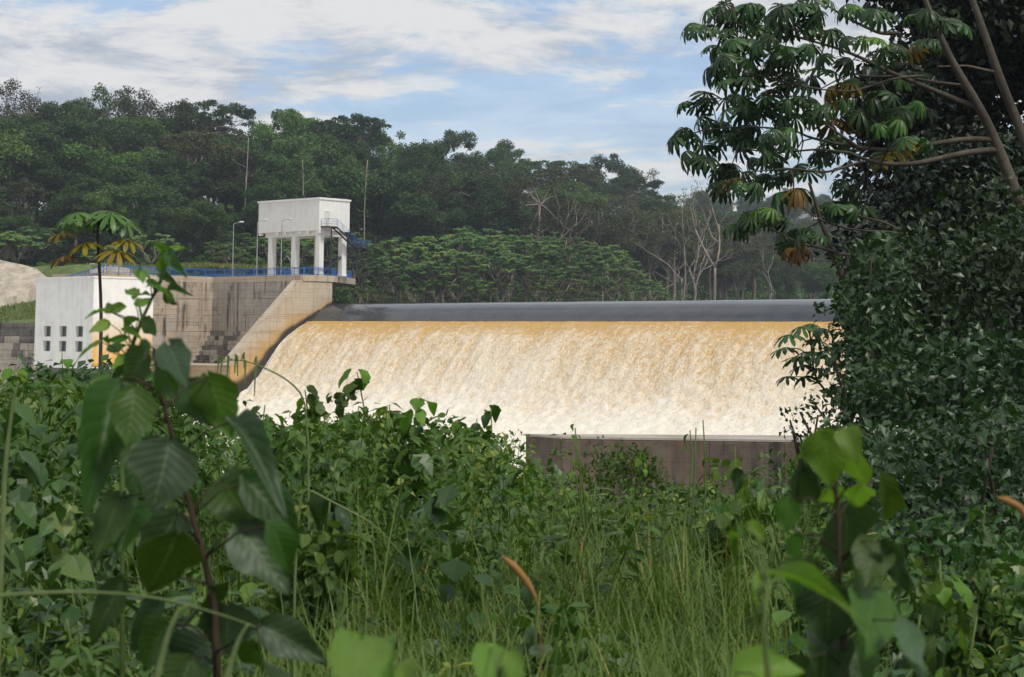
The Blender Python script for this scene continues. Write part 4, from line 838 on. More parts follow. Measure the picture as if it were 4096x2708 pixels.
# ------------------------------------------------------------------ near bank: undergrowth, grass
VT_U = [-60, 0, 60, 130, 190, 212, 225, 250, 265, 285, 305, 330, 357, 375, 400, 420, 437, 460, 480, 494, 503, 512, 540, 620, 700, 770, 800, 830, 850, 880, 1090]
VT_V = [380, 380, 374, 378, 394, 434, 436, 430, 424, 438, 420, 424, 408, 418, 424, 430, 446, 440, 436, 432, 446, 466, 475, 479, 474, 470, 450, 436, 500, 560, 560]
def veg_top(u, y): return CAMZ-(np.interp(u, VT_U, VT_V)-332)/1800*y
def plant_cloud(N, ylo, yhi, per, lsz, tmpl, mb, hmax, ulo=-70, uhi=1090, stem=None, droop=0.5, wid_=0.8):
    y = ylo*np.exp(rng.random(N)*math.log(yhi/ylo)); u = rng.uniform(ulo, uhi, N); x = (u-512)/1800*y; z = near_ground(x, y)
    hmax = hmax*np.where((u > 222) & (u < 522) & (y > 9), 1.75, 1.0)
    h = np.minimum(hmax*(0.45+0.75*rng.random(N)), (veg_top(u, y)-z)*(0.82+0.22*rng.random(N)**0.7))*(0.35+1.15*sstep(fbm(np.stack([x*0.8, y*0.55, x*0+6], -1), 3), 0.25, 0.7)); h = np.minimum(h, veg_top(u, y)-z-y*(46*(fbm(np.stack([x*1.3*18/y, y*0.25, x*0+11], -1), 3)-0.40)-3)/1800); k = (h > 0.10) & ~((u > 200) & (u < 800) & (y < 12) & (rng.random(N) < 0.78)) & ~((u > 535) & (u < 800) & (y > 9) & (rng.random(N) < 0.65)); x, y, z, h, u = x[k], y[k], z[k], h[k], u[k]; n = len(x)
    lean = rng.normal(size=(n, 2))*0.16
    t = rng.random((n, per))**0.75; az = rng.random((n, per))*6.283; q = lsz*0.35
    px = x[:, None]+lean[:, :1]*h[:, None]*t+np.cos(az)*q*(0.3+rng.random((n, per))); py = y[:, None]+lean[:, 1:]*h[:, None]*t+np.sin(az)*q*(0.3+rng.random((n, per))); pz = z[:, None]+h[:, None]*t
    P = np.stack([px, py, pz], -1).reshape(-1, 3); ax = np.stack([np.cos(az), np.sin(az), -droop+0.7*rng.normal(size=az.shape)*0.6], -1).reshape(-1, 3)
    nm = np.stack([np.cos(az)*0.35, np.sin(az)*0.35-0.15, np.ones(az.shape)], -1).reshape(-1, 3)+rng.normal(size=(n*per, 3))*0.35
    base = np.repeat(fbm(np.stack([x*0.7, y*0.5, x*0], -1), 3)*1.7-0.55+rng.normal(size=n)*0.12, per)
    scatter(mb, tmpl, P, ax, nm, lsz*(0.55+0.8*rng.random(n*per))*np.repeat(0.75+0.6*rng.random(n), per), width=wid_*lsz*(0.55+0.8*rng.random(n*per))*np.repeat(0.75+0.6*rng.random(n), per), tint=np.clip(base+rng.random(n*per)*0.45, 0, 1))
    if stem is not None:
        for i in rng.choice(n, min(n, stem[1]), replace=False):
            b = np.array((x[i], y[i], z[i]-0.05)); stem[0].tube([b, b+np.array((lean[i, 0]*h[i]*.5, lean[i, 1]*h[i]*.5, h[i]*.5)), b+np.array((lean[i, 0]*h[i], lean[i, 1]*h[i], h[i]))], [0.006, 0.005, 0.003], 4, tint=0.2)
mb = MB(); st = MB()
plant_cloud(1900, 5.5, 13, 26, 0.072, OV8, mb, 0.75, stem=(mb, 700))
plant_cloud(4200, 10, 28, 28, 0.085, OV6, mb, 1.5, stem=(mb, 700))
plant_cloud(3600, 24, 62, 28, 0.125, OV6, mb, 3.2)
tag(link('undergrowth', mb.mesh('undergrowth'), M['weed']), 'tangled green leafy undergrowth covering the near bank', 'undergrowth', kind='stuff')
mb = MB(); plant_cloud(1300, 6.5, 30, 22, 0.085, OV8, mb, 1.1, wid_=0.95)
plant_cloud(420, 8, 26, 20, 0.15, OV8, mb, 1.3, wid_=1.15, droop=0.9)
tag(link('undergrowth', mb.mesh('undergrowth'), M['weed_dark']), 'darker bluish green leaves mixed through the near bank undergrowth', 'undergrowth', kind='stuff')
def blades(mb, base, L_, az, lean, w, tint):
    n = len(base); ts = np.linspace(0, 1, 7); d = np.stack([np.cos(az), np.sin(az), 0*az], -1); sd_ = np.stack([-np.sin(az), np.cos(az), 0*az], -1)
    V = []
    for t in ts:
        out = lean*(t**1.6); upz = t-0.55*lean*t**3; c = base+d*(out*L_)[:, None]+np.stack([0*az, 0*az, upz*L_], -1); ww = (w*(1-t**2.2)*0.5+0.0005)[:, None]; V += [c-sd_*ww, c+sd_*ww]
    V = np.stack(V, 1); F = np.array([(2*i, 2*i+1, 2*i+3, 2*i+2) for i in range(6)]); k = V.shape[1]
    mb.add(V.reshape(-1, 3), (F[None]+(np.arange(n)*k)[:, None, None]).reshape(-1, 4), tint=np.repeat(tint, k))
def grass_patch(mb, N, ylo, yhi, ulo, uhi, L0, L1, w):
    nt = N//12; y = np.repeat(ylo*np.exp(rng.random(nt)*math.log(yhi/ylo)), 12); u = np.repeat(rng.uniform(ulo, uhi, nt), 12); x = (u-512)/1800*y+rng.normal(size=nt*12)*0.07; y = y+rng.normal(size=nt*12)*0.07
    n = len(x); L_ = rng.uniform(L0, L1, n); L_ = np.minimum(L_, np.maximum(0.2, (veg_top(u, y)-near_ground(x, y))*1.0))
    blades(mb, np.stack([x, y, near_ground(x, y)-0.02], -1), L_, rng.random(n)*6.283, rng.uniform(0.15, 1.0, n), np.full(n, w)*rng.uniform(0.6, 1.4, n), np.clip(np.repeat(rng.random(nt), 12)*0.6+rng.random(n)*0.42, 0, 1))
mb = MB(); grass_patch(mb, 16000, 4.4, 13, 170, 840, 0.6, 1.35, 0.012); grass_patch(mb, 2600, 5, 13, -40, 200, 0.5, 1.1, 0.014); grass_patch(mb, 16000, 10, 40, 510, 830, 0.5, 1.6, 0.014); grass_patch(mb, 5000, 9, 26, -20, 530, 0.8, 1.9, 0.012)
tag(link('grass', mb.mesh('grass'), M['grass']), 'long arching grass blades among the weeds of the near bank', 'grass', kind='stuff')

# ---- broad leaves as single pieces
def leaf_mesh(name, mat, curl=0.18, fold=0.25, seed=0, n=9, m=6, heart=True):
    r = np.random.default_rng(seed); ts = np.linspace(0, 1, n); xs_ = np.linspace(-1, 1, m+1)
    w = 0.5*np.sin(np.pi*np.clip(ts, 0, 1)**0.62)**0.8*(1-0.25*ts); w[0] = 0.04; w[-1] = 0.004
    V = []; ac = []; al_ = []
    for t, ww in zip(ts, w):
        for x in xs_:
            back = -0.10*abs(x)*max(0, 1-t*4) if heart else 0
            V.append((x*ww*(1+0.07*r.normal()), t+back, fold*abs(x)*ww-curl*t*t+0.045*math.sin(t*8+x*3+seed)*abs(x)+0.012*r.normal()+0.10*(seed % 3-1)*x*t*ww*2)); ac.append(x); al_.append(t)
    V = np.array(V).reshape(n, m+1, 3); mb = MB(); mb.grid(V.transpose(1, 0, 2), across=np.array(ac).reshape(n, m+1).T.ravel(), along=np.array(al_).reshape(n, m+1).T.ravel(), tint=r.random())
    me = mb.mesh(name, smooth=True); me.materials.append(M[mat]); return me
LEAF = {k: [leaf_mesh('leaf_'+k, mt, 0.10+0.07*i, 0.10+0.07*i, 10+i) for i in range(5)] for k, mt in (('g', 'bigleaf'), ('b', 'bigleaf_blue'), ('l', 'bigleaf_light'))}
def put_leaf(root, key, base, tip, width, nhint, name='leaf'):
    base = np.asarray(base, float); tip = np.asarray(tip, float); y = tip-base; L_ = np.linalg.norm(y); y = y/L_; x = nrm(np.cross(y, nhint)); z = np.cross(x, y)
    o = link(name, LEAF[key][rng.integers(0, 5)], None, root); m = Matrix.Identity(4); cols = (x*width, y*L_, z*L_)
    for i in range(3):
        for k in range(3): m[k][i] = cols[i][k]
        m[i][3] = base[i]-root.location[i]
    o.matrix_local = m; return o
def px_plant(name, label, stem_px, Yd, leaves, r0, mat, conv, ground_u=None):
    sp = [np.array(conv(*p, Yd)) for p in stem_px]; b = sp[0].copy(); g_ = np.array((b[0]+0.05, b[1], float(near_ground(b[0]+0.05, b[1]))-0.03)); sp = [g_]+sp
    root = thing(name, label, 'plant', g_); mb = MB(); n = len(sp); mb.tube(sp, np.linspace(r0, r0*0.35, n), 7); part('stem', mb, mat, root, smooth=True)
    dense = np.vstack([np.linspace(a_, b_, 12) for a_, b_ in zip(sp[:-1], sp[1:])]); pt = MB(); any_ = False
    for (bx, by, tx, ty, w, key) in leaves:
        d0 = rng.normal()*0.10; base = np.array(conv(bx, by, Yd+d0)); tip = np.array(conv(tx, ty, Yd+d0+rng.normal()*0.07-0.03)); wid = np.linalg.norm(np.array(conv(bx+w, by, Yd))-np.array(conv(bx, by, Yd)))
        nh = nrm(np.array((rng.normal()*0.35, -1.0, 0.55+rng.normal()*0.25))); put_leaf(root, key, base, tip, wid*1.45, nh)
        j = np.argmin(np.linalg.norm(dense-(base+np.array((0, 0, -0.04))), axis=1)); s0 = dense[j]; mid = (s0+base)/2+np.array((0, 0, 0.015)); pt.tube([s0, mid, base], [r0*0.28, r0*0.22, r0*0.18], 5); any_ = True
    if any_: part('petioles', pt, mat, root, smooth=True, kind='stuff')
    return root
def c1(x, y, Y): return src(x*0.7706, 1500+y*0.7706, Y)
def c2(x, y, Y): return src(x*0.5102, 760+y*0.5102, Y)
def c4(x, y, Y): return src(2900+x*0.7064, 1600+y*0.7064, Y)
L1_ = [(960, 40, 1120, 280, 170, 'b'), (1080, 10, 1200, 330, 190, 'g'), (1210, 240, 1450, 530, 120, 'b'), (880, 360, 800, 700, 260, 'b'), (620, 60, 430, 590, 180, 'g'), (700, 200, 440, 480, 150, 'g'), (700, 80, 660, 380, 170, 'g'), (920, 720, 720, 1080, 210, 'b'), (620, 640, 490, 960, 130, 'g'), (720, 640, 610, 900, 150, 'g'), (920, 830, 770, 1150, 240, 'g'),
 (1160, 540, 1280, 790, 200, 'g'), (1280, 550, 1580, 850, 170, 'g'), (1250, 800, 1500, 1120, 220, 'b'), (1090, 1110, 1000, 1340, 250, 'g'), (1180, 1200, 1180, 1470, 230, 'b'), (850, 1170, 650, 1430, 140, 'b'), (640, 1070, 450, 1390, 130, 'g'), (1060, 1400, 860, 1600, 220, 'b'), (1360, 1300, 1700, 1480, 160, 'b'), (870, 1290, 690, 1540, 200, 'g'), (1400, 780, 1550, 1060, 130, 'g'), (560, 30, 420, 330, 120, 'g'), (820, -60, 940, 120, 150, 'g'), (760, -130, 640, 60, 150, 'g'), (880, -150, 950, 30, 130, 'b'), (780, -150, 700, -330+250, 100, 'g'), (1330, 1400, 1420, 1640, 180, 'g'), (990, 1480, 900, 1720, 190, 'g'), (740, 330, 700, 620, 150, 'g')]
px_plant('broadleaf_plant', 'tall dark broadleaf plant with drooping heart shaped leaves rising in front of the powerhouse', [(1130, 1640), (1110, 1200), (1060, 950), (1010, 780), (950, 540), (890, 300), (830, 80), (800, -120)], 3.4, L1_, 0.009, M['stem'], c1)
L2_ = [(1300, 500, 1240, 640, 80, 'l'), (1320, 500, 1400, 610, 85, 'g'), (1330, 470, 1440, 440, 70, 'l'), (1310, 470, 1210, 430, 60, 'l'), (1100, 640, 1030, 620, 55, 'l'), (1110, 640, 1120, 730, 55, 'l'), (1060, 830, 1000, 740, 85, 'l'), (1060, 850, 1165, 770, 85, 'g'), (1170, 745, 1330, 780, 60, 'l'), (1060, 900, 1200, 850, 70, 'l'), (870, 960, 840, 880, 70, 'g'), (860, 950, 1020, 885, 60, 'l'), (850, 950, 700, 940, 35, 'l'), (850, 1040, 700, 1110, 80, 'l'), (1080, 1020, 890, 1110, 50, 'l'), (1120, 1020, 1240, 1140, 120, 'g'), (960, 1090, 1120, 1140, 60, 'l'), (1000, 1160, 830, 1180, 50, 'l'), (850, 1260, 1000, 1200, 90, 'g'), (790, 1190, 600, 1295, 40, 'l'), (830, 1150, 840, 1180, 45, 'l'), (1290, 800, 1372, 900, 90, 'g'), (1310, 790, 1450, 760, 60, 'g'), (980, 1300, 880, 1400, 70, 'l'), (1270, 640, 1330, 720, 60, 'g'), (1240, 760, 1180, 690, 40, 'l')]
px_plant('weed_plant', 'slender pale green weed with small toothed leaves overlapping the powerhouse wall', [(960, 1600), (990, 1380), (1050, 1180), (1110, 1020), (1200, 830), (1260, 720), (1300, 600), (1325, 490)], 5.2, L2_, 0.008, M['stem_green'], c2)
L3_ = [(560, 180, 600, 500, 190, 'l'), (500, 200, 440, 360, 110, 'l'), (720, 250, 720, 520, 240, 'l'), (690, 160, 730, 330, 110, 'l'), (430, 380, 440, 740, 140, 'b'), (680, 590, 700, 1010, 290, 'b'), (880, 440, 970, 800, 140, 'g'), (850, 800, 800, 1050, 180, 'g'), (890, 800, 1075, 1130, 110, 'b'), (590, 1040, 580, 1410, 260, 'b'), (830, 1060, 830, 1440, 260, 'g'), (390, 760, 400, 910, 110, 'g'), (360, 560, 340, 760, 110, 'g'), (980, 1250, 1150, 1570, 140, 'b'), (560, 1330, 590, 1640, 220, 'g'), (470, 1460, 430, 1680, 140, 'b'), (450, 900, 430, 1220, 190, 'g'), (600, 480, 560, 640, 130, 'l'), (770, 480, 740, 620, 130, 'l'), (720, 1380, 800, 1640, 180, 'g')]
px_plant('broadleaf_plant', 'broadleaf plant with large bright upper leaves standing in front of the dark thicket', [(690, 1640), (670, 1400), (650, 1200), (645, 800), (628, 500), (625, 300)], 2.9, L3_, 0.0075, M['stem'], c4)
px_plant('broadleaf_plant', 'young plant with one long pale leaf beside the bright topped broadleaf plant', [(260, 1700), (220, 1300), (250, 1010)], 2.2, [(270, 990, 730, 1070, 90, 'l'), (100, 780, 20, 800, 60, 'l'), (130, 700, 240, 790, 70, 'l'), (60, 1540, 430, 1480, 200, 'l'), (210, 1000, 160, 1120, 50, 'l')], 0.006, M['stem_green'], c4)
def c5(x, y, Y): return src(1200+x*0.7065, 1600+y*0.7065, Y)
px_plant('seedling', 'two rounded bright leaves of a seedling beside long grass blades', [(380, 1800), (375, 1600), (370, 1400)], 2.3, [(350, 1370, 290, 1640, 240, 'l'), (430, 1370, 440, 1640, 220, 'l'), (560, 1490, 590, 1640, 150, 'l')], 0.006, M['stem_green'], c5)
px_plant('seedling', 'bright cupped leaf pair of a seedling beside the orange dry blade', [(1130, 1800), (1125, 1650), (1120, 1420)], 2.4, [(1080, 1400, 1060, 1640, 170, 'l'), (1160, 1400, 1180, 1640, 180, 'g'), (1200, 1440, 1230, 1640, 90, 'l')], 0.006, M['stem_green'], c5)
# stalks and dry blades
def stalk(label, pts, conv, Y, r, mat, name='grass_stalk', cat='grass stalk', dry=False):
    P = [np.array(conv(*p, Y)) for p in pts]; g_ = np.array((P[0][0], P[0][1], float(near_ground(P[0][0], P[0][1]))-0.02)); P = np.array([g_]+P)
    k = np.linspace(0, len(P)-1, 22); P = np.stack([np.interp(k, np.arange(len(P)), P[:, i]) for i in range(3)], -1)
    for _ in range(2): P[1:-1] = (P[:-2]+2*P[1:-1]+P[2:])/4
    mb = MB(); mb.tube(P, r*np.interp(np.linspace(0, 1, 22), [0, .35, .55, .8, 1], [.10, .12, .9, 1, .15]) if dry else np.linspace(r, r*0.3, 22), 6); o = link(name, mb.mesh(name, g_, True), mat); o.location = tuple(g_); return tag(o, label, cat), P
stalk('long pale grass stalk bowing across the tall dark broadleaf plant', [(-150, 1160), (0, 1145), (300, 1125), (600, 1130), (880, 1165), (1200, 1260), (1330, 1310)], c1, 3.0, 0.004, M['stalk'])
stalk('thick pale hooked stem at the foot of the dark broadleaf plant', [(800, 1640), (830, 1500), (880, 1320), (930, 1220), (990, 1190)], c1, 3.0, 0.008, M['stalk'])
stalk('pale forked looking stem below the dark broadleaf plant', [(1160, 1640), (1190, 1520), (1240, 1370), (1290, 1290)], c1, 3.0, 0.008, M['stalk'])
stalk('upright pale grass stalk rising toward the foot of the powerhouse', [(20, 560), (40, 350), (70, 130), (95, 30)], c1, 5.0, 0.010, M['stalk'])
stalk('orange dry grass blade arching over the green weeds', [(1370, 1250), (1340, 1130), (1280, 1020), (1200, 930), (1140, 880)], c5, 4.2, 0.009, M['dry'], 'dry_blade', 'dry grass', True)
stalk('orange dry grass tip poking out beside the thicket', [(1760, 900), (1693, 620), (1600, 570), (1540, 550)], c4, 3.2, 0.007, M['dry'], 'dry_blade', 'dry grass', True)
stalk('long green grass stem crossing the weeds below the foam', [(-20, 470), (150, 560), (420, 700), (600, 900)], c5, 7.0, 0.006, M['stalk'])
def c7(x, y, Y): return src(700+x*0.3507, 1250+y*0.3507, Y)
o, P = stalk('arching grass with hanging seed tassels in front of the training wall', [(1560, 1100), (1420, 890), (1250, 740), (1050, 645), (880, 570), (720, 540), (580, 545), (520, 600)], c7, 9.0, 0.006, M['stalk'], 'tassel_grass', 'grass')
for i, (bx, by, tx, ty) in enumerate(((560, 560, 480, 700), (580, 548, 520, 720), (620, 545, 595, 700), (660, 542, 590, 770), (680, 540, 715, 725), (720, 540, 680, 690), (760, 545, 790, 640), (815, 555, 795, 810), (905, 580, 930, 700), (930, 600, 905, 960))):
    a_, b_ = np.array(c7(bx, by, 9.0)), np.array(c7(tx, ty, 9.0)); m_ = (a_+b_)/2+np.array(((b_[0]-a_[0])*0.25, 0, 0.06)); mb = MB(); mb.tube([a_, m_, b_], [0.004, 0.006, 0.003], 5); link('tassel', mb.mesh('tassel', o.location), M['stalk'], o)

# ---- leafy shrubs of the middle distance, leaves as pieces
def leafy_shrub(label, u, vtop, Y, keys, nl, size, spread=0.28, name='leafy_shrub', stems=3):
    top = at(u, vtop, Y); gz = float(near_ground(top[0], Y)); root = thing(name, label, 'shrub', (top[0], Y, gz)); H = top[2]-gz; st = MB(); paths = []
    for i in range(stems):
        e = top+(np.array((rng.normal()*spread, rng.normal()*spread, -(0.4+abs(rng.normal()))*spread*1.5)) if i else 0); b = np.array((top[0]+rng.normal()*0.08, Y+rng.normal()*0.08, gz-0.05)); paths.append(limb(st, b, e, 0.014, 0.005, 0.03, 8, 5))
    part('stem', st, M['stem_green'], root, smooth=True)
    if nl > 20:
        lf = MB(); bl = []
        for i in range(22): P = paths[i % stems]; t = rng.uniform(0.5, 0.96); bl.append(P[int(t*(len(P)-1))]+rng.normal(size=3)*np.array((spread, spread, spread*0.5))*0.6)
        blob_leaves(lf, bl, rng.uniform(0.12, 0.24, 22)*(spread/0.22)**0.5, 800*(15/Y)**0.5, size*0.55, OVATE, 0.9); part('foliage', lf, M['weed'], root, kind='stuff')
    for i in range(nl):
        P = paths[i % stems]; t = 1-(rng.random()**1.3)*0.5; q = t*(len(P)-1); j = int(min(q, len(P)-2)); c = P[j]+(P[j+1]-P[j])*(q-j); az = rng.random()*6.283; L_ = size*rng.uniform(0.6, 1.25)
        out = np.array((math.cos(az), math.sin(az)*0.8, 0)); base = c+out*L_*0.3+np.array((0, 0, 0.03)); tip = base+out*L_*rng.uniform(0.3, 0.75)+np.array((0, 0, -L_*rng.uniform(0.35, 1.0)))
        put_leaf(root, rng.choice(list(keys)), base, tip, L_*rng.uniform(0.6, 0.8), nrm(out+np.array((0, -0.3, 0.9))))
    return root
SH = [('tall leafy shrub whose crown stands highest against the foam', 357, 372, 15, 'gl', 40, 0.21, 0.22), ('leafy shrub with hanging pointed leaves between the tallest shrub and the training wall', 305, 390, 14, 'gl', 30, 0.19, 0.16), ('rounded drooping leafy shrub below the foot of the training wall', 265, 405, 14, 'gl', 30, 0.19, 0.16), ('dense leafy shrub between the tallest shrub and the curled one', 390, 405, 15, 'gl', 34, 0.19, 0.22), ('slender curled shrub with a few hanging leaves before the foam', 420, 402, 14, 'gl', 18, 0.19, 0.10),
 ('upright leafy shrub next to the left end of the low wall', 491, 408, 16, 'gl', 40, 0.18, 0.15), ('wide low leafy shrub left of the low wall', 460, 424, 16, 'gl', 34, 0.15, 0.35), ('drooping dark leafed shrub in front of the low wall', 735, 446, 13, 'gl', 30, 0.20, 0.2), ('small upright sprig rising before the low wall', 575, 428, 14, 'l', 9, 0.10, 0.05), ('thin sprig rising over the top edge of the low wall', 703, 420, 14, 'gl', 9, 0.10, 0.05), ('bushy leafed shrub at the foot of the powerhouse', 62, 352, 20, 'gl', 34, 0.22, 0.3), ('leafy shrub with pale leaves under the stepped wall', 14, 372, 18, 'gl', 34, 0.22, 0.35),
 ('low leafy shrub with hanging leaves at the foot of the thicket', 940, 560, 8, 'gl', 28, 0.15, 0.14), ('dark drooping leafy shrub growing in tall grass', 330, 500, 9, 'gb', 26, 0.16, 0.14), ('broad leafed shrub below the thicket edge', 985, 505, 9, 'gb', 30, 0.14, 0.25), ('short dark leafed shrub among grass blades', 540, 590, 7, 'gb', 18, 0.13, 0.15), ('pale leafed shrub in the undergrowth under the curled shrub', 430, 500, 12, 'l', 24, 0.13, 0.25), ('leafy shrub under the pale wall of the powerhouse', 150, 372, 19, 'gl', 34, 0.2, 0.3), ('ragged shrub before the middle of the low wall', 640, 452, 15, 'l', 34, 0.09, 0.35)]
for lab, u, vt, Y, keys, nl, sz, spd in SH: leafy_shrub(lab, u, vt, Y, keys, int(nl*1.9) if nl > 10 else nl, sz*0.92, spd, stems=5 if nl > 20 else 3)

# weeds one can count
def weed_proto(seed, H, mat):
    global rng
    keep = rng; rng = np.random.default_rng(seed); root = thing('leafy_weed', 'knee high leafy green weed in the undergrowth of the near bank', 'weed', group='leafy weeds on the near bank'); st = MB(); lf = MB()
    for i in range(4):
        P = limb(st, (rng.normal()*.03, rng.normal()*.03, -.05), (rng.normal()*0.18, rng.normal()*0.18, H*rng.uniform(0.75, 1.0)), 0.008, 0.003, 0.05, 7, 5); n = 30; t = rng.random(n)**0.6*5.9; c = np.stack([np.interp(t, np.arange(7), P[:, k]) for k in range(3)], -1); az = rng.random(n)*6.283
        o = np.stack([np.cos(az), np.sin(az), rng.uniform(-0.7, 0.25, n)], -1); scatter(lf, OVATE, c+o*0.02, o, np.stack([np.cos(az)*.3, np.sin(az)*.3, np.ones(n)], -1), rng.uniform(0.05, 0.095, n))
    link('stem', st.mesh('stem', smooth=True), M['stem_green'], root); o = link('foliage', lf.mesh('foliage'), M[mat], root); o['kind'] = 'stuff'; rng = keep; return root
WP = [weed_proto(31, 0.8, 'weed'), weed_proto(32, 0.95, 'weed_dark'), weed_proto(33, 0.7, 'weed')]; wl = ['knee high leafy green weed in the undergrowth of the near bank', 'waist high darker leafy weed in the undergrowth of the near bank', 'low bushy light green weed in the undergrowth of the near bank']
for i in range(110):
    k = i % 3; y = 6.5*math.exp(rng.random()*math.log(24/6.5)); u = rng.uniform(-20, 1010); y = y+9 if 330 < u < 800 and y < 11 else y; x = (u-512)/1800*y; z = float(near_ground(x, y)); h = min(1.35, max(0.5, float(veg_top(u, y))-z)); sc = h*rng.uniform(0.75, 1.0)/(0.8, 0.95, 0.7)[k]
    if i < 3: r_ = WP[k]; r_.location = (x, y, z); r_.scale = (sc,)*3; r_.rotation_euler = (0, 0, rng.random()*6.28)
    else: r_ = dup(WP[k], (x, y, z), rng.random()*6.28, sc)
    r_['label'] = wl[k]; r_['group'] = ('leafy weeds', 'darker leafy weeds', 'bushy light weeds')[k]+' on the near bank'

# ------------------------------------------------------------------ right side: dark tree and thicket
def leaf_mass(name, label, cat, mat, blobs, per, size, base, stems, barkm='bark_dark', tmpl=OV6, flat=0.9, leafpart='foliage'):
    root = thing(name, label, cat, base); st = MB(); lf = MB()
    cs = np.array([b[:3] for b in blobs]); rs = np.array([b[3] for b in blobs])
    for i in range(stems):
        limb(st, np.array(base)+np.array((rng.normal()*.3, rng.normal()*.3, -.2)), cs[rng.integers(0, len(cs))], 0.035 if leafpart == 'foliage' else 0.12, 0.012, 0.06, 8, 6)
    part('trunk' if leafpart == 'crown' else 'stem', st, M[barkm], root, smooth=True)
    blob_leaves(lf, cs, rs, per, size, tmpl, flat); part(leafpart, lf, M[mat], root, kind='stuff'); return root
def blobs_in(poly_uv, Y0, Y1, n, r0, r1):
    out = []; pu = np.array(poly_uv, float)
    def inside(x, y):
        c = False; k = len(pu); j = k-1
        for i in range(k):
            if (pu[i, 1] > y) != (pu[j, 1] > y) and x < (pu[j, 0]-pu[i, 0])*(y-pu[i, 1])/(pu[j, 1]-pu[i, 1])+pu[i, 0]: c = not c
            j = i
        return c
    while len(out) < n:
        u, v = rng.uniform(pu[:, 0].min(), pu[:, 0].max()), rng.uniform(pu[:, 1].min(), pu[:, 1].max())
        if inside(u, v): p = at(u, v, rng.uniform(Y0, Y1)); out.append((*p, rng.uniform(r0, r1)))
    return out
def gb(u, Y): x = (u-512)/1800*Y; return (x, Y, float(near_ground(x, Y)))
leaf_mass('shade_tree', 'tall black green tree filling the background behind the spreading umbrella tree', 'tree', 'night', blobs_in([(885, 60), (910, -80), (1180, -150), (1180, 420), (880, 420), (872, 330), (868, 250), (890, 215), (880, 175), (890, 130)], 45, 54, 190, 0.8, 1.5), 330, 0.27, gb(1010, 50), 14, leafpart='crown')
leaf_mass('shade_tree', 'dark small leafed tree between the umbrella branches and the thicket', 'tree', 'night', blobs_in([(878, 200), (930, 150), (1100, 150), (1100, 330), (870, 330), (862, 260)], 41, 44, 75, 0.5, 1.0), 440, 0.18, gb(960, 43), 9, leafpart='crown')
leaf_mass('thicket_bush', 'glossy vine covered thicket bush with the brightest leaves under the umbrella tree', 'bush', 'thicket', blobs_in([(900, 245), (935, 215), (985, 200), (1060, 225), (1060, 400), (880, 400), (870, 320)], 27, 31, 60, 0.35, 0.62), 320, 0.15, gb(960, 29), 9)
leaf_mass('thicket_bush', 'dark thicket bush overhanging the right end of the foam', 'bush', 'thicket', blobs_in([(850, 262), (880, 240), (905, 260), (905, 420), (850, 420), (838, 370), (826, 330), (838, 300)], 25, 28, 46, 0.24, 0.42), 420, 0.13, gb(870, 26.5), 8)
leaf_mass('thicket_bush', 'low thicket bush spilling down beside the end of the low wall', 'bush', 'thicket', blobs_in([(840, 390), (900, 370), (900, 470), (830, 470), (826, 425)], 23, 25, 34, 0.22, 0.40), 420, 0.13, gb(865, 24), 6)
leaf_mass('thicket_bush', 'deep shaded thicket bush behind the bright topped broadleaf plant', 'bush', 'thicket', blobs_in([(880, 360), (1080, 340), (1080, 520), (865, 520)], 23, 27, 95, 0.3, 0.55), 380, 0.15, gb(985, 25), 9)
leaf_mass('thicket_bush', 'leafy slope bush below the thicket with paler green leaves', 'bush', 'thicket', blobs_in([(842, 470), (900, 425), (1080, 425), (1080, 590), (846, 590)], 13, 17, 110, 0.22, 0.40), 480, 0.085, gb(950, 15), 9)
leaf_mass('thicket_bush', 'trailing bush covering the ground in front of the slope bush', 'bush', 'weed_dark', blobs_in([(870, 550), (1080, 530), (1080, 720), (890, 720)], 8.5, 11, 60, 0.16, 0.30), 640, 0.06, gb(980, 9.8), 7)
leaf_mass('twiggy_shrub', 'fine twiggy shrub reaching over the foam from the thicket', 'shrub', 'thicket', [(*at(u, v, 24), 0.14) for u, v in ((790, 420), (800, 412), (808, 424), (818, 415), (826, 428), (800, 436), (815, 440), (790, 434), (832, 410), (812, 400), (805, 446), (822, 446))], 620, 0.085, gb(850, 24), 10)
leaf_mass('scrub_bush', 'dense bush crowding the bank under the powerhouse', 'bush', 'weed_dark', blobs_in([(-30, 385), (40, 376), (110, 380), (190, 396), (200, 460), (-30, 460)], 22, 27, 60, 0.3, 0.5), 300, 0.14, gb(80, 24), 9)
leaf_mass('scrub_bush', 'green bush in the hollow before the low wall', 'bush', 'weed', blobs_in([(585, 472), (610, 462), (650, 464), (660, 492), (590, 495)], 26, 29, 22, 0.25, 0.42), 480, 0.085, gb(620, 28), 6)

# ------------------------------------------------------------------ umbrella tree
def palmate(name, mat, droop, seed, k=12):
    r = np.random.default_rng(seed); mb = MB()
    for i in range(k):
        a = -2.85+5.7*i/(k-1)+r.normal()*0.03; L_ = (0.80+0.2*math.cos(a*0.5))*(1+r.normal()*0.05); d = np.array((math.sin(a), math.cos(a), 0)); s_ = np.array((d[1], -d[0], 0)); V = []
        dz = droop*(1+r.normal()*0.18)
        for t, w in ((0.03, .014), (.35, .07), (.68, .115), (.88, .10)): c = d*L_*t*(1-0.28*dz*t)+np.array((0, 0, -dz*t*t)); V += [c-s_*w+np.array((0, 0, .02)), c, c+s_*w+np.array((0, 0, .02))]
        V.append(d*L_*(1-0.28*dz)+np.array((0, 0, -dz*1.02))); V = np.array(V); F = []
        for q in range(3): b = q*3; F += [(b, b+1, b+4), (b, b+4, b+3), (b+1, b+2, b+5), (b+1, b+5, b+4)]
        F += [(9, 10, 12), (10, 11, 12)]; mb.add(V, np.array(F), tint=r.random())
    me = mb.mesh(name, smooth=True); me.materials.append(M[mat]); return me
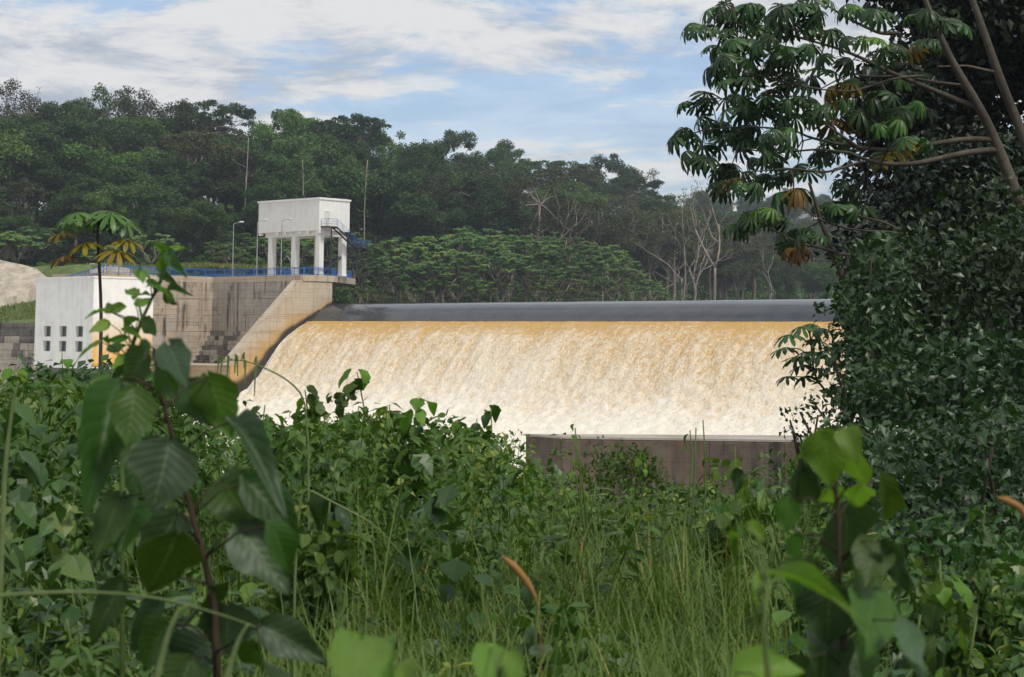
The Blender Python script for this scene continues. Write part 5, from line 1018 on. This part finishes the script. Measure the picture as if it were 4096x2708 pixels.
PAL = {k: [palmate('palmate_'+k, m_, dp, 50+i) for i, dp in enumerate((0.45, 0.7, 0.95))] for k, m_ in (('g', 'umb_leaf'), ('l', 'umb_bright'), ('y', 'umb_yellow'), ('n', 'umb_brown'))}
def put_palm(root, key, c, out, tilt, R_, var=None):
    c = np.asarray(c, float); out = nrm(np.array((out[0], out[1], 0.0))+1e-6); z = nrm(np.array((0, 0, 1.0))*math.cos(tilt)+out*math.sin(tilt)); y = nrm(out-z*np.dot(out, z)); x = np.cross(y, z)
    o = link('leaf', PAL[key][rng.integers(0, 3) if var is None else var], None, root); m = Matrix.Identity(4)
    for i, col in enumerate((x*R_, y*R_, z*R_)):
        for k in range(3): m[k][i] = col[k]
        m[i][3] = c[i]-root.location[i]
    o.matrix_local = m
def c6(x, y, Y): return src(2500+x*0.7015, y*0.7015, Y)
UY = 38.0
base = np.array((*at(1072, 480, UY)[:2], 0)); base[2] = float(near_ground(base[0], base[1]))
ut = thing('umbrella_tree', 'spreading umbrella tree with hand shaped leaves and long grey limbs hanging over the reservoir', 'tree', base)
def smooth_path(P, n=26):
    P = np.asarray(P, float); k = np.linspace(0, len(P)-1, n); Q = np.stack([np.interp(k, np.arange(len(P)), P[:, i]) for i in range(3)], -1)
    for _ in range(3): Q[1:-1] = (Q[:-2]+2*Q[1:-1]+Q[2:])/4
    return Q
LIMB = [('trunk', [(2390, 1500), (2275, 1230), (2200, 1020), (2110, 800), (2040, 640), (1930, 460), (1850, 330), (1760, 120), (1690, -60)], 0.15, 0.05, 0.0, 0.0), ('trunk', [(2400, 1400), (2340, 1000), (2275, 780), (2180, 560), (2100, 340), (2040, 160), (1960, -60)], 0.13, 0.07, 1.2, 1.8),
 ('limb', [(2120, 855), (1980, 865), (1850, 890), (1650, 937), (1500, 937), (1380, 915), (1280, 870)], 0.075, 0.03, 0, -1.5), ('limb', [(2105, 800), (1950, 790), (1750, 822), (1500, 860), (1330, 842), (1060, 790), (960, 740)], 0.07, 0.02, 0, -0.5), ('limb', [(1330, 842), (1200, 750), (1060, 645)], 0.04, 0.018, -0.3, -1.0), ('limb', [(2030, 622), (1900, 572), (1700, 490), (1500, 408), (1350, 330), (1230, 280), (1080, 237), (950, 205)], 0.07, 0.02, 0, 1.0),
 ('limb', [(1700, 432), (1540, 445), (1300, 522), (1120, 510)], 0.035, 0.015, 0.3, -1.0), ('limb', [(1950, 490), (1700, 460), (1600, 430), (1400, 440), (1270, 415)], 0.04, 0.015, 0.2, 1.4), ('limb', [(2100, 410), (1950, 375), (1780, 380)], 0.04, 0.015, 1.4, 0.5), ('limb', [(1560, 190), (1450, 190), (1280, 110), (1150, 30)], 0.05, 0.02, 0.5, 0), ('limb', [(1280, 870), (1100, 850), (900, 870), (760, 860)], 0.03, 0.012, -1.5, -1.0), ('limb', [(1360, 920), (1150, 985), (950, 960), (700, 980)], 0.03, 0.012, -1.5, -2),
 ('limb', [(1080, 237), (880, 180), (740, 90), (620, 40)], 0.03, 0.012, 0.5, 0), ('limb', [(960, 740), (760, 640), (560, 560), (480, 560)], 0.025, 0.01, -0.5, 0), ('limb', [(960, 740), (700, 720), (450, 740)], 0.025, 0.01, -0.5, -1), ('limb', [(950, 205), (780, 250), (650, 230)], 0.025, 0.01, 1.0, 0.6), ('limb', [(1120, 510), (950, 480), (760, 430), (620, 400)], 0.025, 0.01, -1, -1)]
skel = []
for nm_, pts, r0, r1, d0, d1 in LIMB:
    n = len(pts); P = smooth_path([c6(x, y, UY+d0+(d1-d0)*i/(n-1)) for i, (x, y) in enumerate(pts)]); 
    if nm_ == 'trunk': P = smooth_path(np.vstack([base+np.array((0, 0, -.2)), P[1:]]), 30)
    mb = MB(); mb.tube(P, np.linspace(r0, r1, len(P)), 8); part(nm_, mb, M['bark_umb'], ut, smooth=True); skel.append(P[6 if nm_ == 'trunk' else 3:])
skel = np.vstack(skel)
TIPS = [(560, 30), (440, 150), (560, 90), (590, 200), (560, 270), (600, 330), (560, 400), (640, 470), (430, 570), (700, 390), (520, 690), (335, 770), (640, 560), (470, 820), (430, 890), (560, 970), (550, 1040, 'y'), (700, 740), (760, 600), (820, 520), (860, 430), (900, 350), (800, 250), (780, 170), (720, 60), (900, 60), (1000, 40), (1040, 130), (880, 180), (1000, 280), (960, 470), (900, 560), (920, 650), (860, 750), (880, 860), (780, 920), (680, 1060, 'n'), (780, 1010), (960, 1100, 'n'), (900, 1000), (1050, 960), (1130, 880), (1220, 800), (1150, 680, 'n'), (1250, 480, 'y'), (1330, 230, 'l'), (1330, 60, 'l'), (1420, 60), (1540, 640, 'l'), (1620, 620, 'l'), (1500, 700, 'l'), (1330, 660, 'n'), (1640, 800, 'y'), (1640, 430, 'l'), (1200, 1170), (1280, 1060), (1330, 1180), (1000, 560), (1080, 400), (660, 640), (1180, 330), (1100, 620), (840, 330), (700, 130), (620, 760), (740, 820), (1500, 900, 'y'), (1450, 560), (1520, 270), (1700, 250), (1720, 100), (1850, 120), (640, 260), (1160, 180), (1080, 30), (1230, 560)]
tw_ = MB()
for tip in TIPS:
    P0 = np.array(c6(tip[0], tip[1], UY+rng.normal()*1.1)); kind = tip[2] if len(tip) > 2 else 'g'; j = np.argmin(np.linalg.norm((skel-P0)*np.array((1, 0.5, 1)), axis=1)); s0 = skel[j]
    if np.linalg.norm(s0-P0) > 0.05: limb(tw_, s0, P0, 0.018, 0.010, 0.06, 5, 5)
    nl = 4; a0 = rng.random()*6.283
    for q in range(nl):
        az = a0+q*6.283/nl+rng.normal()*0.3; o_ = np.array((math.cos(az), math.sin(az), 0)); L_ = rng.uniform(0.22, 0.42); c = P0+o_*L_+np.array((0, 0, rng.uniform(-0.08, 0.12))); tw_.tube([P0, (P0+c)/2+(0, 0, .04), c], [0.007, 0.006, 0.005], 4)
        kk = kind if rng.random() < 0.55 else 'g'; kk = 'n' if kk == 'g' and rng.random() < 0.012 else kk; put_palm(ut, kk, c, o_, rng.uniform(0.35, 0.95), rng.uniform(0.28, 0.42))
part('twig', tw_, M['bark_umb'], ut, smooth=True, kind='stuff')
# saplings
def sapling(label, stem, Y, r0, leaves, conv, mat, R0=0.34):
    P = [np.array(conv(*p, Y)) for p in stem]; g_ = np.array((P[0][0], P[0][1], float(near_ground(P[0][0], P[0][1])))); root = thing('umbrella_sapling', label, 'tree', g_); Q = smooth_path([g_+(0, 0, -.1)]+P, 24); mb = MB(); mb.tube(Q, np.linspace(r0, r0*0.55, 24), 8); part('trunk', mb, M[mat], root, smooth=True); pt = MB(); top = Q[-1]
    for x, y, key, sx in leaves:
        c = np.array(conv(x, y, Y+rng.normal()*0.25)); j = np.argmin(np.abs(Q[:, 2]-(c[2]-0.12))) if c[2]-0.12 < top[2] else len(Q)-1; s0 = Q[max(8, j)]; pt.tube([s0, (s0+c)/2+np.array((0, 0, 0.05)), c], [0.011, 0.009, 0.007], 5); o_ = c-s0; o_[1] -= 0.12; put_palm(root, key, c, o_, rng.uniform(0.22, 0.4), R0*sx, 0)
    part('petiole', pt, M['stem_green'], root, smooth=True); return root
sapling('slender umbrella sapling with bright hand shaped top leaves standing before the powerhouse', [(785, 1560), (788, 1300), (795, 1000), (785, 700), (770, 480), (765, 330), (763, 255)], 38, 0.045, [(600, 180, 'l', 1.1), (560, 235, 'l', 1.0), (690, 220, 'l', 1.0), (850, 165, 'l', 1.1), (870, 195, 'l', 1.15), (960, 215, 'l', 1.0), (985, 265, 'l', 1.0), (480, 335, 'y', 0.9), (670, 415, 'y', 1.1), (1000, 395, 'y', 0.95), (490, 520, 'n', 0.9), (920, 480, 'y', 1.1), (740, 230, 'g', 1.0), (800, 240, 'g', 1.0)], c2, 'bark_umb', 0.47)
def c8(x, y, Y): return src(2900+x*0.6379, 900+y*0.6379, Y)
sapling('small dark umbrella sapling leaning over the ochre water from the thicket', [(900, 1500), (760, 1170), (640, 1050), (570, 970), (548, 870), (545, 770), (525, 640)], 27, 0.022, [(480, 640, 'g', 0.9), (560, 625, 'g', 0.9), (620, 650, 'g', 0.9), (400, 690, 'g', 1.0), (370, 770, 'g', 1.0), (450, 830, 'g', 1.0), (520, 800, 'g', 1.0), (590, 800, 'g', 1.0), (480, 880, 'g', 0.9), (390, 950, 'g', 0.8), (500, 950, 'g', 0.9), (580, 720, 'g', 0.9), (600, 900, 'g', 0.9)], c8, 'bark_dark', 0.30)
def thin_tree(label, stems, Y, leaves):
    P = smooth_path([np.array(c6(x, y, Y)) for x, y in stems[0]], 24); g_ = np.array((P[0][0]+0.6, Y, float(near_ground(P[0][0]+0.6, Y)))); root = thing('umbrella_sapling', label, 'tree', g_); mb = MB(); mb.tube(np.vstack([g_+(0, 0, -.1), P]), np.linspace(0.06, 0.03, 25), 7); part('trunk', mb, M['bark_dark'], root, smooth=True); allp = [P]
    for s_ in stems[1:]: Q = smooth_path([np.array(c6(x, y, Y-0.2)) for x, y in s_], 16); mb = MB(); mb.tube(Q, np.linspace(0.03, 0.012, 16), 6); part('limb', mb, M['bark_umb'], root, smooth=True); allp.append(Q)
    al_ = np.vstack(allp); tw = MB()
    for tip in leaves:
        P0 = np.array(c6(tip[0], tip[1], Y+rng.normal()*0.5)); s0 = al_[np.argmin(np.linalg.norm(al_-P0, axis=1))]; limb(tw, s0, P0, 0.014, 0.008, 0.06, 5, 5); a0 = rng.random()*6.28
        for q in range(4): az = a0+q*1.57; o_ = np.array((math.cos(az), math.sin(az), 0)); c = P0+o_*rng.uniform(0.15, 0.3); tw.tube([P0, c], 0.005, 4); put_palm(root, tip[2] if len(tip) > 2 else 'g', c, o_, rng.uniform(0.4, 0.9), rng.uniform(0.24, 0.32))
    part('twig', tw, M['bark_umb'], root, smooth=True, kind='stuff')
thin_tree('thin leaning umbrella sapling in front of the hazy distant ridge', [[(1270, 1640), (1230, 1560), (1170, 1400), (1130, 1300), (1085, 1150), (1050, 1040)], [(1220, 1440), (1100, 1410), (1000, 1390), (900, 1340), (820, 1295)], [(1610, 1335), (1500, 1320), (1370, 1318), (1250, 1300), (1130, 1268), (980, 1160)], [(1610, 1335), (1480, 1265), (1320, 1230), (1240, 1200)], [(1200, 1450), (1330, 1452), (1620, 1425)]], 36.0, [(720, 1220), (800, 1195, 'l'), (660, 1290), (930, 1330), (1000, 1310), (920, 1395), (1060, 1340), (700, 1250), (840, 1240), (980, 1420, 'n'), (1160, 1170), (1240, 1180)])

# ------------------------------------------------------------------ haze
m, nt, out = newmat('haze_air'); pv = nt.nodes.new('ShaderNodeVolumePrincipled'); pv.inputs['Color'].default_value = (0.80, 0.88, 1.0, 1); pv.inputs['Density'].default_value = 0.00021; pv.inputs['Anisotropy'].default_value = 0.2
nt.links.new(pv.outputs[0], out.inputs['Volume'])
mb = MB(); mb.box((0, 600, 47.5), (1900, 2100, 125)); hz_ = link('haze', mb.mesh('haze'), m); tag(hz_, 'thin pale haze filling the valley air', kind='stuff')
